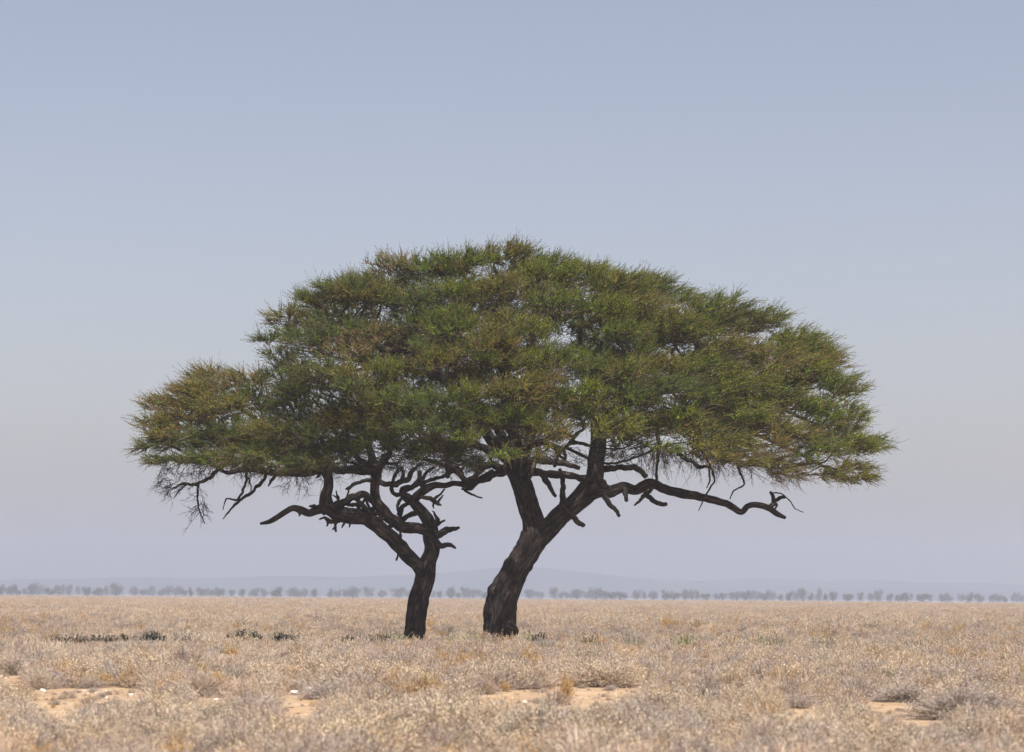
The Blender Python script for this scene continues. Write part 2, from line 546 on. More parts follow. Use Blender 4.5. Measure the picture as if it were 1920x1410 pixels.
# u, v, half-width px, half-height px, tint, density
PADS_THICK = [
 (728,512,62,28,'p',.8),(800,512,75,32,'g',1),(880,497,70,32,'g',1),(960,490,70,30,'o',1),(1030,505,65,28,'g',1),(1095,525,75,34,'l',1),(1170,535,70,32,'g',1),(1222,538,50,20,'g',.9),
 (650,548,70,30,'b',1),(600,572,60,28,'g',.9),(552,602,52,26,'o',.9),(700,560,70,30,'o',1),(780,560,75,34,'b',1),(860,560,70,30,'g',1),(945,560,75,30,'o',1),(1030,565,75,32,'g',1),(1120,580,80,34,'l',1),(1200,590,75,34,'o',1),
 (570,640,60,28,'b',.8),(640,625,70,28,'b',.7),(500,640,34,12,'b',.7),(530,662,45,18,'b',.7),(715,640,80,28,'p',.9),(650,665,60,22,'p',.7),(790,620,70,28,'g',.8),(870,625,75,30,'g',1),(950,620,70,26,'o',.8),(1010,640,60,34,'l',.9),
 (600,700,70,28,'d',.8),(540,705,55,26,'b',.8),(680,700,75,26,'o',.5),(830,680,80,32,'y',1),(900,670,70,32,'o',1),(980,690,75,34,'l',1),(1050,690,50,34,'g',.8),
 (1318,592,48,26,'g',.9),(1365,584,62,30,'g',1),(1425,612,60,30,'g',.95),(1255,612,62,28,'o',.9),(1480,648,62,32,'l',1),(1535,672,50,28,'g',1),
 (1290,640,75,32,'g',1),(1370,650,75,30,'o',.9),(1440,680,75,32,'o',1),(1520,710,65,34,'l',1),(1578,735,45,36,'g',1),(1600,790,45,36,'l',1),(1612,845,42,32,'l',1),(1610,878,38,18,'o',.7),
 (1230,680,60,30,'o',.8),(1300,700,80,34,'g',1),(1390,720,80,34,'l',1),(1470,750,75,36,'l',1),(1540,790,62,38,'g',1),(1555,850,55,30,'g',.75),
 (1180,740,60,34,'b',1),(1250,745,70,36,'b',1),(1330,765,75,36,'g',1),(1410,790,75,34,'o',.95),(1480,820,65,30,'o',.75),(1500,868,55,20,'o',.45),
 (1150,800,55,30,'l',1),(1215,805,65,32,'g',1),(1290,820,70,28,'o',.95),(1370,835,70,24,'o',.7),(1430,862,60,18,'p',.35),
 (760,745,70,28,'g',1),(830,760,75,30,'b',.9),(910,745,65,26,'o',.6),(985,750,70,30,'y',.7),(1050,745,55,34,'l',.8),(1090,700,40,30,'b',.6),
 (900,800,65,28,'l',1),(965,810,60,30,'g',1),(1025,805,50,34,'o',.6),(1045,850,32,22,'o',.5),(1560,890,42,15,'o',.5),(1480,885,48,16,'p',.35),(1400,868,50,14,'o',.45),(1330,856,55,15,'o',.55),(1605,892,40,13,'o',.55),(1250,842,45,12,'g',.5),(1120,690,55,28,'g',1),(1175,700,55,28,'o',.9),(1120,750,55,30,'l',.9),(1165,650,60,28,'g',.9),(850,815,60,26,'b',.6),(790,800,60,26,'b',.7),(945,845,40,14,'g',.5),
]
PADS_SLIM = [
 (300,765,55,22,'y',1),(350,738,52,20,'y',1),(400,712,50,20,'y',1),(455,715,55,22,'y',.95),(280,800,42,20,'o',.8),(340,785,65,26,'y',1),(410,760,65,28,'o',1),(470,755,55,28,'g',1),(395,735,50,20,'p',.8),
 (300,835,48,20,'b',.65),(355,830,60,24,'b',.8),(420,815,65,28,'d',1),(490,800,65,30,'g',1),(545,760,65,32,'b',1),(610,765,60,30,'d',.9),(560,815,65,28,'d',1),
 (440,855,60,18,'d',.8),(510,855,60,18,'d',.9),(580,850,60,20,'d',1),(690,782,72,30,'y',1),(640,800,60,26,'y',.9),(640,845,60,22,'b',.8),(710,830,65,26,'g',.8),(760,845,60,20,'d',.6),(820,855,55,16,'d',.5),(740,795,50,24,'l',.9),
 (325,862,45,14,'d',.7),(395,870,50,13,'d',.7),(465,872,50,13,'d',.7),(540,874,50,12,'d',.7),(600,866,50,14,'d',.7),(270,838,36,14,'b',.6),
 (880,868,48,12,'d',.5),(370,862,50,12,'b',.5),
]

def build_crown(root, pads, cu, half_depth, anchors, name_branch, fill=()):
    soup = Soup()
    back = Soup()
    us_ = [p_[0] for p_ in pads]
    small = []
    for _ in range(int(len(pads) * .75)):
        u = rng.uniform(min(us_) + 40, max(us_) - 50); top = np.interp(u, TOP[:, 0], TOP[:, 1])
        bot_ = 850 - max(0, (1100 - u)) * 0
        v = rng.uniform(top + 18, bot_)
        if min(abs(u - p_[0]) / p_[2] + abs(v - p_[1]) / p_[3] for p_ in pads) > 1.7: continue
        small.append((u, v, rng.uniform(24, 46), rng.uniform(14, 26), 'gglobyd'[int(rng.integers(0, 7))], .8))
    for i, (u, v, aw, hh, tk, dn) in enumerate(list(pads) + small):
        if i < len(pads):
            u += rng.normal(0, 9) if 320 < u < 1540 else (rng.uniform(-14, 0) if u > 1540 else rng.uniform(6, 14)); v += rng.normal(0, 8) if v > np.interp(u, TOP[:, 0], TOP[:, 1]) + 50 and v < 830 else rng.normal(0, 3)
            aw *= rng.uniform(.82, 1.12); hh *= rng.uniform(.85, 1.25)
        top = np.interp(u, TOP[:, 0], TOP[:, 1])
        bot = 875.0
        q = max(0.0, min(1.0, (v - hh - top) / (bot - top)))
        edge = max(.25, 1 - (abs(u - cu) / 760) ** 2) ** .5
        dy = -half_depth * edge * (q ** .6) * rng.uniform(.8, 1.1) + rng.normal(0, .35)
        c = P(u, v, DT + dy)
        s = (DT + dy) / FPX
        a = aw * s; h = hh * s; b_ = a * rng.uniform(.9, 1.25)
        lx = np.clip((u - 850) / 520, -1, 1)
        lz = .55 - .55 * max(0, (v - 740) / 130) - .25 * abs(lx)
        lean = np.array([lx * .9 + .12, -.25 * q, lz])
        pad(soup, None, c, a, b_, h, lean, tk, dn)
        if i >= len(pads) or pads[i][3] <= 16: continue
        # its branch
        dist = np.linalg.norm((anchors[:, :3] - c) * np.array([1, 1, 1.2]), axis=1) + 4 * np.maximum(0, anchors[:, 2] - c[2] + .2)
        A = anchors[np.argmin(dist)]
        end = c + np.array([0, 0, -h * .5])
        mid1 = A[:3] * .62 + end * .38 + np.array([rng.normal(0, .12), rng.normal(0, .12), -.10 + rng.normal(0, .1)])
        mid2 = A[:3] * .25 + end * .75 + np.array([rng.normal(0, .12), rng.normal(0, .12), -.12 + rng.normal(0, .08)])
        V, Q, T, bk = tube([A[:3], mid1, mid2, end], [min(.06, A[3] * .85), min(.04, A[3] * .6), min(.026, A[3] * .42), .006], 8, .06, .22, 0, i * 7 + 3)
        mesh_obj(name_branch, V, [Q, T], [M_BARK], root, smooth=True, uv=bk)
        # the far side of the dome
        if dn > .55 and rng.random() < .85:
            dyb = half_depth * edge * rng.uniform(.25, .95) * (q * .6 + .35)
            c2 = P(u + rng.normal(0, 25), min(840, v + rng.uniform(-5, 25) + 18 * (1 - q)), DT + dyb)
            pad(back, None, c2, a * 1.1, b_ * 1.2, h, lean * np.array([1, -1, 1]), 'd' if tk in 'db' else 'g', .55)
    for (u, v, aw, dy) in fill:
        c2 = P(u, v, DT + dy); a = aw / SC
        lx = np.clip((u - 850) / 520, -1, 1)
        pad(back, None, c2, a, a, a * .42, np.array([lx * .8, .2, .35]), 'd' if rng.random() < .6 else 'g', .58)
    o = soup.build("crown", [M_LEAF, M_TWIG], root)
    o2 = back.build("crown", [M_LEAF, M_TWIG], root)
    return o, o2

def anchor_array(paths, lo=0):
    out = []
    for path, dflt in paths:
        pts, rad = px_path(path, dflt)
        per = [6] * (len(pts) - 1)
        out.append(catmull(np.hstack([pts, rad[:, None]]), per))
    A = np.vstack(out)
    return A

def bare_twigs(root, starts, name="bare_twigs", seed=5, spread=.5, col=(.06, .045, .038), L=(.3, .8), n_each=3, down=.6):
    """starts: (u, v, dy, dirx) thin leafless twigs"""
    soup = Soup()
    r = np.random.default_rng(seed)
    O, D, LL = [], [], []
    for (u, v, dy, dx) in starts:
        for _ in range(n_each):
            O.append(P(u + r.normal(0, 4), v + r.normal(0, 3), DT + dy + r.normal(0, .2)))
            D.append([dx + r.normal(0, spread), r.normal(0, spread), -down + r.normal(0, spread * .6)])
            LL.append(r.uniform(*L))
    O = np.array(O); D = norm(np.array(D)); LL = np.array(LL)[:, None]
    k = 7; t = np.linspace(0, 1, k)[None, :, None]
    n = len(O)
    bend = r.normal(0, .35, (n, 1, 3)) + np.array([0, 0, .15])
    path = O[:, None] + LL[:, None] * (D[:, None] * t + bend * t ** 2 * .5) + r.normal(0, .018, (n, k, 3)) * (t > 0)
    C = np.array(col) * r.uniform(.6, 1.6, (n, 1))
    ribbons(soup, path, np.linspace(.009, .003, k)[None] * np.ones((n, 1)), C, 0)
    # forks
    m_ = 5
    ti = r.integers(1, k - 1, (n, m_))
    o2 = path[np.arange(n)[:, None], ti].reshape(-1, 3)
    d2 = norm(np.repeat(D, m_, 0) + r.normal(0, .7, (n * m_, 3)))
    l2 = r.uniform(.10, .32, (n * m_, 1))
    t5 = np.linspace(0, 1, 4)[None, :, None]
    p2 = o2[:, None] + l2[:, None] * d2[:, None] * t5 + r.normal(0, .012, (n * m_, 4, 3)) * (t5 > 0)
    ribbons(soup, p2, np.linspace(.005, .002, 4)[None] * np.ones((n * m_, 1)), np.repeat(C, m_, 0), 0)
    return soup.build(name, [M_TWIG], root)

# ------------------------------------------------------------------ thick-trunked tree
root_T = empty("acacia_tree", tuple(P(934, 1250, DT)))
root_T.location.z = terrain(root_T.location.x, DT)
tag(root_T, "large flat-topped acacia with the thick leaning furrowed trunk, right of the pair", "tree", "two acacia trees on the dry plain")
limb("trunk", root_T, [(928, 1262, 33, 0), (934, 1225, 31), (936, 1190, 30), (938, 1160, 31), (941, 1130, 30), (950, 1103, 29), (960, 1080, 26), (976, 1052, 24.5), (992, 1024, 25), (1003, 1002, 25), (1000, 978, 21), (992, 952, 20),
     (983, 920, 20), (973, 895, 19), (962, 868, 17), (950, 845, 12)], seg=72, gnarl=.05, ridges=.10, step=.045)
limb("burl", root_T, [(945, 1168, 10, -.15), (958, 1172, 11, -.2), (966, 1180, 8, -.2), (966, 1190, 5, -.2)], seg=24, gnarl=.2, ridges=.06, step=.03)
limb("burl", root_T, [(918, 1170, 9, -.1), (914, 1150, 10, -.1), (917, 1132, 7, -.1)], seg=24, gnarl=.2, ridges=.08, step=.03)
limb("burl", root_T, [(938, 1120, 10, -.15), (926, 1108, 12, -.15), (932, 1094, 9, -.15), (948, 1080, 8, -.1)], seg=24, gnarl=.2, ridges=.08, step=.03)
limb("branch", root_T, [(984, 1040, 14, 0), (1006, 1012, 19, 0), (1028, 992, 20, -.05), (1052, 967, 18, -.2), (1077, 944, 18, -.3), (1099, 922, 20, -.35), (1114, 903, 18, -.3), (1117, 884, 16, -.2), (1118, 862, 16, -.1),
     (1121, 833, 15, 0), (1122, 795, 14, 0), (1128, 755, 12, 0), (1150, 705, 9, .6), (1200, 655, 6, 1.0), (1275, 625, 2, 1.0)], seg=56, gnarl=.06, ridges=.09, step=.045)
limb("branch", root_T, [(1098, 930, 14, -.35), (1121, 920, 13.5, -.6), (1143, 922, 11.5), (1171, 913, 9.5), (1193, 919, 9.5), (1208, 910, 9.5, -.9), (1224, 907, 8.5), (1254, 919, 8.5, -1.1), (1290, 928, 8.5, -1.2), (1325, 934, 7, -1.3),
     (1361, 944, 6.5), (1389, 960, 5.5), (1402, 950, 5.5, -1.4), (1419, 946, 5.5), (1442, 953, 5.5), (1458, 964, 5), (1473, 971, 2.8)], seg=24, gnarl=.10, ridges=.07, step=.04)
thick_anch = []
INNER_T = [
 ([(962, 868, 13, 0), (935, 840, 11, -.3), (895, 790, 9, -.8), (840, 720, 8, -1.0), (780, 660, 6, -.6), (710, 625, 4, 0), (640, 605, 2.5, 0), (580, 612, 1.2, 0)], 0),
 ([(965, 870, 12, 0), (962, 800, 10, .3), (950, 720, 9, .3), (935, 640, 5, .6), (905, 570, 2.5, .6), (860, 530, 1, .4)], 0),
 ([(972, 880, 12, 0), (1000, 800, 9, .8), (1010, 720, 8, 1.2), (1000, 640, 5, 1.4), (1010, 570, 2.5, 1.2), (1035, 530, 1, .8)], 0),
 ([(1125, 770, 10, 0), (1100, 700, 7, .8), (1088, 640, 5, 1.2), (1095, 580, 3.5, 1.2), (1140, 550, 2.5, .8), (1200, 550, 1.5, 0)], 0),
 ([(1150, 705, 9, .2), (1220, 690, 8, -.4), (1310, 680, 6, -.6), (1400, 670, 5, -.6), (1480, 690, 3.5, -.3), (1540, 710, 2.5, 0)], 0),
 ([(1122, 810, 10, 0), (1180, 790, 8, -1.0), (1260, 785, 6.5, -1.8), (1350, 800, 5, -2.2), (1430, 820, 3.5, -2.0), (1500, 852, 3, -1.2), (1545, 875, 2.5, -.9), (1584, 897, 2, -.6), (1615, 908, 1.2, -.6)], 0),
 ([(1124, 800, 10, 0), (1170, 760, 8, 1.6), (1260, 730, 6, 2.6), (1360, 720, 5, 2.8), (1450, 760, 3.5, 2.0), (1540, 800, 2.5, 1.0)], 0),
 ([(958, 858, 12, 0), (915, 843, 8, -1.0), (871, 828, 6.5, -1.8), (845, 830, 6, -2.1), (800, 815, 4, -2.5), (740, 790, 3, -2.6)], 0),
 ([(970, 872, 10, 0), (985, 842, 9, -.9), (1015, 828, 7, -1.6), (1040, 838, 5, -1.9), (1060, 839, 4, -2.0), (1085, 810, 3, -2.6)], 0),
 ([(968, 860, 10, 0), (930, 800, 9, 1.5), (880, 740, 7, 2.6), (800, 700, 5, 3.0), (710, 690, 3.5, 2.5), (620, 700, 2.5, 1.5)], 0),
 ([(985, 850, 9, -.6), (960, 810, 7, -2.2), (930, 780, 6, -3.2), (905, 765, 2.5, -3.6), (870, 745, 1.2, -3.6)], 0),
 ([(1122, 830, 9, 0), (1110, 780, 7, -2.0), (1060, 740, 5, -3.2), (1020, 720, 3, -3.8)], 0),
 ([(1260, 785, 6, -1.8), (1280, 770, 5, -3.0), (1320, 750, 4, -3.6), (1400, 740, 3, -3.8)], 0),
]
for pth, df in INNER_T:
    limb("branch", root_T, pth, seg=14, gnarl=.14, dflt=df, step=.06)
STUBS_T = [
 [(1130, 880, 6, -.1), (1164, 877, 5.2, -.3), (1189, 875, 5.2, -.4), (1202, 884, 4.8, -.5), (1213, 895, 5, -.5)],
 [(1128, 925, 6, -.5), (1136, 936, 4.6, -.8), (1149, 950, 4.2, -.9), (1162, 968, 3, -1.0)],
 [(1171, 917, 5, -.7), (1174, 929, 4, -.9), (1175, 940, 3.4, -.9)],
 [(1231, 885, 1.6, -1.4), (1231, 903, 2.6, -1.3), (1211, 927, 4, -1.3), (1189, 948, 1.3, -1.3)],
 [(1206, 914, 5, -.8), (1213, 928, 4.2, -.6), (1226, 940, 4.2, -.5), (1240, 945, 4, -.4), (1250, 944, 3, -.4)],
 [(1051, 950, 6, -.3), (1066, 962, 5.5, -.7), (1078, 974, 5.2, -.8), (1095, 987, 3.8, -.9)],
 [(1056, 956, 6, -.3), (1055, 940, 5.6, -.5), (1054, 924, 5.4, -.6), (1056, 898, 5.4, -.6), (1050, 880, 3, -.5)],
 [(1110, 900, 10, -.5), (1083, 894, 7, -.7), (1058, 892, 6.5, -.7), (1027, 888, 7, -.5), (1000, 882, 8, -.2), (980, 880, 8, 0)],
 [(1120, 893, 5, -.7), (1133, 903, 3.8, -.9), (1140, 913, 2, -.9)],
 [(1000, 884, 8, -.3), (1015, 889, 6.5, -.6), (1027, 905, 5.5, -.7), (1036, 920, 4.5, -.7), (1042, 932, 3, -.7)],
 [(975, 885, 10, -.2), (996, 864, 9, -.6), (1027, 862, 7.5, -.9), (1065, 872, 5.5, -1.1), (1086, 878, 4, -1.2)],
 [(970, 890, 9, 0), (945, 878, 8, .2), (920, 872, 7.5, .3), (902, 882, 6, .4), (887, 896, 5.2, .4), (870, 904, 4.4, .4), (846, 908, 3, .4)],
 [(888, 896, 5, .4), (870, 902, 5, .3), (866, 888, 5, .2), (859, 878, 5, .1), (838, 882, 4.5, .1)],
 [(952, 880, 7, 0), (924, 894, 5.5, -.2), (896, 902, 5.5, -.2), (884, 916, 4, -.2), (868, 918, 2, -.2)],
 [(866, 916, 2.4, -.2), (884, 927, 2, -.3), (904, 934, 1.2, -.3)],
 [(843, 828, 5.5, -2.0), (838, 848, 5, -2.0), (840, 874, 5, -2.0), (838, 896, 4, -2.0)],
 [(1003, 868, 4, -.9), (996, 886, 3.6, -1.0), (988, 906, 2.5, -1.0)],
 [(945, 842, 4, -.7), (948, 862, 3.6, -.8), (947, 878, 2.5, -.8)],
 [(916, 838, 4, -1.1), (918, 852, 3.4, -1.1), (921, 866, 2.2, -1.1)],
 [(1443, 953, 5, -1.4), (1450, 942, 4.6, -1.4), (1449, 930, 3.2, -1.4), (1444, 922, 2.2, -1.4)],
 [(1450, 938, 4.5, -1.4), (1460, 934, 4, -1.45), (1473, 932, 2.8, -1.5)],
 [(1452, 940, 3, -1.4), (1456, 947, 2.4, -1.45), (1453, 955, 1.6, -1.45)],
 [(1446, 924, 1.4, -1.4), (1464, 925, 1.3, -1.5), (1482, 940, 1.1, -1.6), (1490, 953, 1.0), (1507, 961, .7)],
 [(1270, 850, 4.5, -1.6), (1290, 862, 4.2, -1.7), (1312, 875, 3.8, -1.8), (1328, 876, 2.2, -1.9), (1331, 900, 1.5, -1.9), (1325, 915, .9, -1.9)],
 [(1378, 850, 2.6, -1.8), (1384, 878, 2.2, -1.9), (1396, 908, 1.8, -1.9), (1376, 920, 1.5, -1.9), (1368, 936, 1.0, -1.9)],
 [(1232, 800, 5, -1.6), (1236, 840, 4, -1.7), (1232, 870, 3, -1.6), (1230, 900, 2, -1.4)],
 [(1290, 800, 4, -1.6), (1330, 870, 2.4, -1.9), (1340, 900, 1.8, -1.9), (1322, 930, 1.5, -1.9), (1310, 958, .9, -1.9)],
]
for pth in STUBS_T:
    limb("dead_branch", root_T, pth, seg=16, gnarl=.24, step=.02, ridges=.10)
A_T = anchor_array(INNER_T + [([(1121, 833, 15, 0), (1122, 795, 14, 0), (1128, 755, 12, 0), (1150, 705, 10, .2), (1200, 650, 8, .3), (1280, 610, 5, .3)], 0)])
FILL = [(u_ + rng.uniform(-25, 25), v_ + rng.uniform(-12, 12), rng.uniform(60, 85), rng.uniform(-1, 4.5))
        for v_ in (560, 615, 670, 725, 780) for u_ in range(700 - (v_ > 640) * 60, 1500 + (v_ - 560) // 3, 95) if np.interp(u_, TOP[:, 0], TOP[:, 1]) < v_ - 45]
FILL += [(1140, 620, 70, .5), (1120, 665, 60, 1), (1150, 700, 65, 1.5), (1190, 650, 70, 2), (1230, 800, 60, 1), (1300, 800, 60, 1)]
build_crown(root_T, PADS_THICK, 1010, 6.0, A_T, "branch", FILL)
st = []
for k in range(95):
    u = rng.uniform(1190, 1500); st.append((u, 832 + .13 * max(0, u - 1300) + rng.uniform(0, 22), rng.uniform(-2.6, .5), .55 * (u - 1150) / 300))
bare_twigs(root_T, st, "bare_twigs", 21, .42, (.085, .062, .048), (.35, 1.0), 2, .75)
st = [(rng.uniform(1480, 1600), rng.uniform(872, 895), rng.uniform(-1.2, .4), 1.2) for k in range(22)]
bare_twigs(root_T, st, "bare_twigs", 22, .35, (.16, .12, .07), (.3, .7), 2, .30)
st = [(rng.uniform(850, 1200), rng.uniform(838, 862), rng.uniform(-2.5, 1.5), rng.normal(0, .4)) for k in range(70)]
bare_twigs(root_T, st, "bare_twigs", 23, .6, (.05, .04, .034), (.2, .6), 2, .35)

# ------------------------------------------------------------------ slim-trunked tree
root_S = empty("acacia_tree", tuple(P(778, 1250, DT)))
root_S.location.z = terrain(root_S.location.x, DT)
tag(root_S, "smaller acacia with the slim forked trunk and low golden-tipped crown, left of the pair", "tree", "two acacia trees on the dry plain")
limb("trunk", root_S, [(772, 1262, 22, 0), (775, 1225, 20.5), (777, 1193, 20), (780, 1165, 19), (784, 1135, 19), (790, 1110, 18), (796, 1085, 18.5), (798, 1064, 18), (808, 1042, 15), (811, 1025, 14), (808, 1008, 14.5), (807, 992, 14.5),
     (804, 976, 12, -.05), (796, 965, 11, -.1), (783, 950, 9.5, -.2), (775, 939, 9, -.25), (786, 926, 8.5, -.3), (800, 916, 8, -.3), (817, 910, 6.2, -.3), (835, 911, 5.4), (853, 906, 5, -.3), (880, 910, 5, -.3), (900, 897, 4.4, -.3), (925, 882, 3.4, -.3)],
     seg=56, gnarl=.07, ridges=.09, step=.04)
limb("branch", root_S, [(794, 1080, 12, -.1), (782, 1058, 13, -.15), (758, 1034, 13, -.3), (734, 1009, 13, -.5), (713, 990, 13.5), (692, 975, 14), (668, 966, 14.5), (645, 965, 14.5), (622, 955, 13.5), (603, 955, 9.5), (580, 962, 7.5, -.6),
     (561, 955, 6.5), (546, 953, 5.5), (525, 967, 5.2), (505, 978, 4.5), (488, 982, 2.4)], seg=36, gnarl=.12, ridges=.08, step=.04)
limb("branch", root_S, [(618, 962, 12, -.5), (611, 942, 13, -.5), (614, 922, 10), (616, 903, 9), (613, 888, 9), (606, 876, 9), (595, 850, 7), (570, 820, 5), (540, 790, 3)], seg=24, gnarl=.10, ridges=.06, step=.04)
limb("branch", root_S, [(806, 996, 12, -.05), (784, 991, 10, -.15), (758, 989, 10, -.3), (737, 976, 10.5, -.4), (719, 958, 10.5), (705, 938, 9.5), (703, 914, 8.5), (705, 890, 10), (700, 865, 8, -.3), (690, 830, 5, -.2), (680, 800, 3, 0)], seg=24, gnarl=.12, ridges=.06, step=.04)
limb("branch", root_S, [(716, 886, 9, -.4), (700, 881, 10), (674, 882, 8), (633, 880, 7), (606, 879, 8.5), (573, 887, 6), (534, 888, 5.5), (499, 882, 5), (455, 881, 4.5), (424, 886, 3.5), (395, 870, 3), (350, 850, 2.2), (310, 830, 1.6)], seg=18, gnarl=.18, step=.04)
INNER_S = [
 ([(573, 887, 5, -.4), (520, 860, 5, -1.2), (460, 830, 4, -1.6), (400, 800, 3.5, -1.4), (340, 780, 3, -.8), (290, 775, 2, -.4)], 0),
 ([(606, 879, 7, -.4), (560, 840, 5, .8), (500, 800, 4, 1.4), (440, 760, 3, 1.4), (390, 735, 2, 1.0)], 0),
 ([(705, 880, 8, -.4), (730, 850, 5, -1.6), (720, 810, 4, -2.6), (690, 800, 3, -3.0)], 0),
 ([(700, 881, 7, -.4), (660, 850, 5, 1.0), (620, 800, 4, 1.5), (580, 770, 3, 1.0)], 0),
 ([(880, 908, 6, -.3), (850, 880, 5, -.5), (810, 865, 4, -.6), (760, 855, 3, -.6)], 0),
]
for pth, df in INNER_S:
    limb("branch", root_S, pth, seg=12, gnarl=.16, step=.05)
STUBS_S = [
 [(630, 950, 9, -.5), (640, 942, 9, -.6), (657, 934, 8), (680, 928, 6), (693, 932, 5.5), (703, 944, 5, -.5)],
 [(651, 946, 4, -.5), (668, 947, 3.6, -.3), (676, 958, 3.4, -.4), (688, 960, 3, -.4)],
 [(668, 935, 5, -.6), (680, 948, 4.6, -.6), (695, 960, 4.4, -.6), (712, 964, 4, -.5)],
 [(683, 960, 3, -.6), (679, 945, 2.8, -.6), (684, 934, 2.6, -.6), (690, 946, 2.6, -.6), (694, 958, 2.6, -.6)],
 [(655, 958, 4, -.4), (684, 956, 3.8, -.2), (700, 954, 3.6, -.2), (712, 948, 3.4, -.3)],
 [(726, 968, 6, -.4), (712, 972, 5, -.6), (703, 974, 4.4, -.6), (700, 980, 2.4, -.6)],
 [(740, 982, 5, -.4), (732, 988, 4.6, -.5), (718, 995, 4, -.5)],
 [(751, 992, 2.8, -.4), (751, 1006, 2.2, -.5), (747, 1020, 2, -.5), (746, 1040, 1.6, -.5), (743, 1051, 1.8, -.5)],
 [(818, 1001, 7.5, -.1), (831, 997, 6, -.2), (845, 993, 5, -.2), (862, 989, 2.4, -.2)],
 [(818, 1016, 6, -.1), (827, 1024, 4.8, -.2), (844, 1022, 3.8, -.2), (855, 1028, 1.8, -.2)],
 [(812, 985, 8, -.1), (820, 975, 4, -.2), (815, 962, 2, -.2), (810, 958, 1, -.2)],
 [(818, 985, 3.5, -.1), (826, 980, 2.6, -.2), (834, 975, 1.4, -.2)],
 [(787, 930, 4.5, -.3), (800, 934, 4, -.5), (812, 938, 4.4, -.5), (822, 944, 3.6, -.5), (828, 947, 1.6, -.5)],
 [(812, 938, 3.2, -.5), (822, 930, 2.6, -.5), (834, 917, 1.4, -.5)],
 [(820, 942, 3.2, -.5), (826, 934, 2.4, -.5), (831, 929, 1.4, -.5)],
 [(815, 941, 2.8, -.5), (812, 948, 2, -.5), (813, 953, 1.2, -.5)],
 [(783, 960, 6, -.1), (766, 965, 5.5, .1), (752, 977, 5, .1)],
 [(745, 975, 4, .1), (752, 958, 4.4, .1), (758, 948, 4.4, .1), (772, 940, 5, 0)],
 [(747, 965, 3.4, .1), (746, 948, 3, .2), (754, 932, 3.6, .2), (762, 940, 3, .2)],
 [(772, 938, 6.5, -.2), (757, 929, 6, -.2), (758, 916, 6, -.2), (774, 912, 5.5, -.2), (786, 900, 4.6, -.2), (788, 884, 3.6, -.2)],
 [(758, 927, 4, -.3), (738, 926, 3.8, -.4), (733, 916, 3.8, -.4), (742, 906, 4.2, -.4), (756, 900, 4.4, -.4)],
 [(708, 900, 5.5, -.4), (724, 907, 4.8, -.5), (745, 909, 4.8, -.5), (764, 898, 5, -.4), (772, 884, 4, -.4), (785, 872, 3, -.4)],
 [(736, 908, 3.6, -.4), (738, 896, 3.2, -.4), (746, 884, 2.4, -.4), (744, 872, 1.6, -.4)],
 [(752, 905, 4.2, -.4), (757, 890, 3.6, -.3), (752, 876, 2.6, -.3)],
 [(796, 918, 5, -.3), (790, 900, 4, 0), (800, 885, 3.2, 0), (815, 876, 2.4, 0)],
 [(776, 910, 5, -.2), (800, 902, 4.2, -.1), (825, 895, 3.6, 0), (850, 885, 3, 0), (870, 876, 2, 0)],
 [(704, 900, 5, -.4), (690, 899, 4, -.6), (672, 905, 4, -.7), (655, 914, 3.4, -.7), (648, 917, 1.5, -.7)],
 [(655, 912, 2.6, -.7), (653, 922, 2, -.7), (650, 930, 1, -.7)],
 [(632, 948, 3, -.6), (634, 934, 2.4, -.7), (630, 920, 1.3, -.7)],
 [(634, 936, 2, -.7), (627, 930, 1.5, -.7), (623, 928, .8, -.7)],
 [(594, 955, 4, -.6), (588, 948, 3.6, -.6), (580, 949, 1.8, -.6)],
 [(560, 958, 3, -.6), (562, 966, 2.2, -.6), (560, 968, 1, -.6)],
 [(640, 974, 5, -.5), (622, 978, 4.2, -.6), (613, 975, 3.6, -.6), (608, 971, 2.4, -.6), (599, 974, 1.6, -.6)],
 [(616, 977, 3.2, -.6), (614, 984, 2.2, -.6), (612, 987, 1.4, -.6)],
 [(632, 976, 3.4, -.6), (629, 988, 3, -.6), (630, 997, 1.6, -.6)],
 [(628, 988, 2.2, -.6), (624, 993, 1.4, -.6)],
 [(647, 978, 2.4, -.6), (643, 984, 1.8, -.6), (641, 990, 1, -.6)],
 [(660, 978, 2.4, -.6), (656, 984, 1.8, -.6), (654, 989, 1, -.6)],
 [(603, 884, 3.4, -.5), (597, 893, 2.4, -.5), (592, 896, 1.2, -.5)],
 [(430, 862, 4, -1.0), (412, 878, 3.6, -1.0), (395, 894, 3.4), (369, 908, 2.8), (342, 907, 2.2), (322, 917, 1.1)],
 [(372, 905, 2.2, -1.0), (370, 932, 1.8), (373, 955, 1.5), (384, 982, .8)],
 [(350, 908, 2.0, -1.0), (336, 920, 1.6), (326, 934, .8)],
 [(510, 868, 4, -.8), (503, 883, 3.6, -.8), (491, 904, 3.4), (468, 926, 3), (447, 940, 2.8), (432, 956, 2), (418, 973, .9)],
 [(462, 868, 3, -.9), (462, 900, 2.6), (452, 928, 2.6), (443, 938, 2.2), (424, 935, 1.4), (418, 956, .8)],
 [(466, 895, 1.8, -.9), (471, 912, 1.4), (470, 921, .8)],
 [(516, 890, 4, -.7), (508, 903, 3, -.7), (503, 912, 1.4, -.7)],
]
for pth in STUBS_S:
    limb("dead_branch", root_S, pth, seg=14, gnarl=.28, step=.02, ridges=.10)
A_S = anchor_array(INNER_S + [([(606, 879, 7, -.4), (595, 850, 7, -.5), (570, 820, 5, -.5), (540, 790, 3, -.5)], 0), ([(705, 890, 8, -.4), (700, 865, 8, -.3), (690, 830, 5, -.2), (680, 800, 3, 0)], 0)])
build_crown(root_S, PADS_SLIM, 560, 3.4, A_S, "branch")
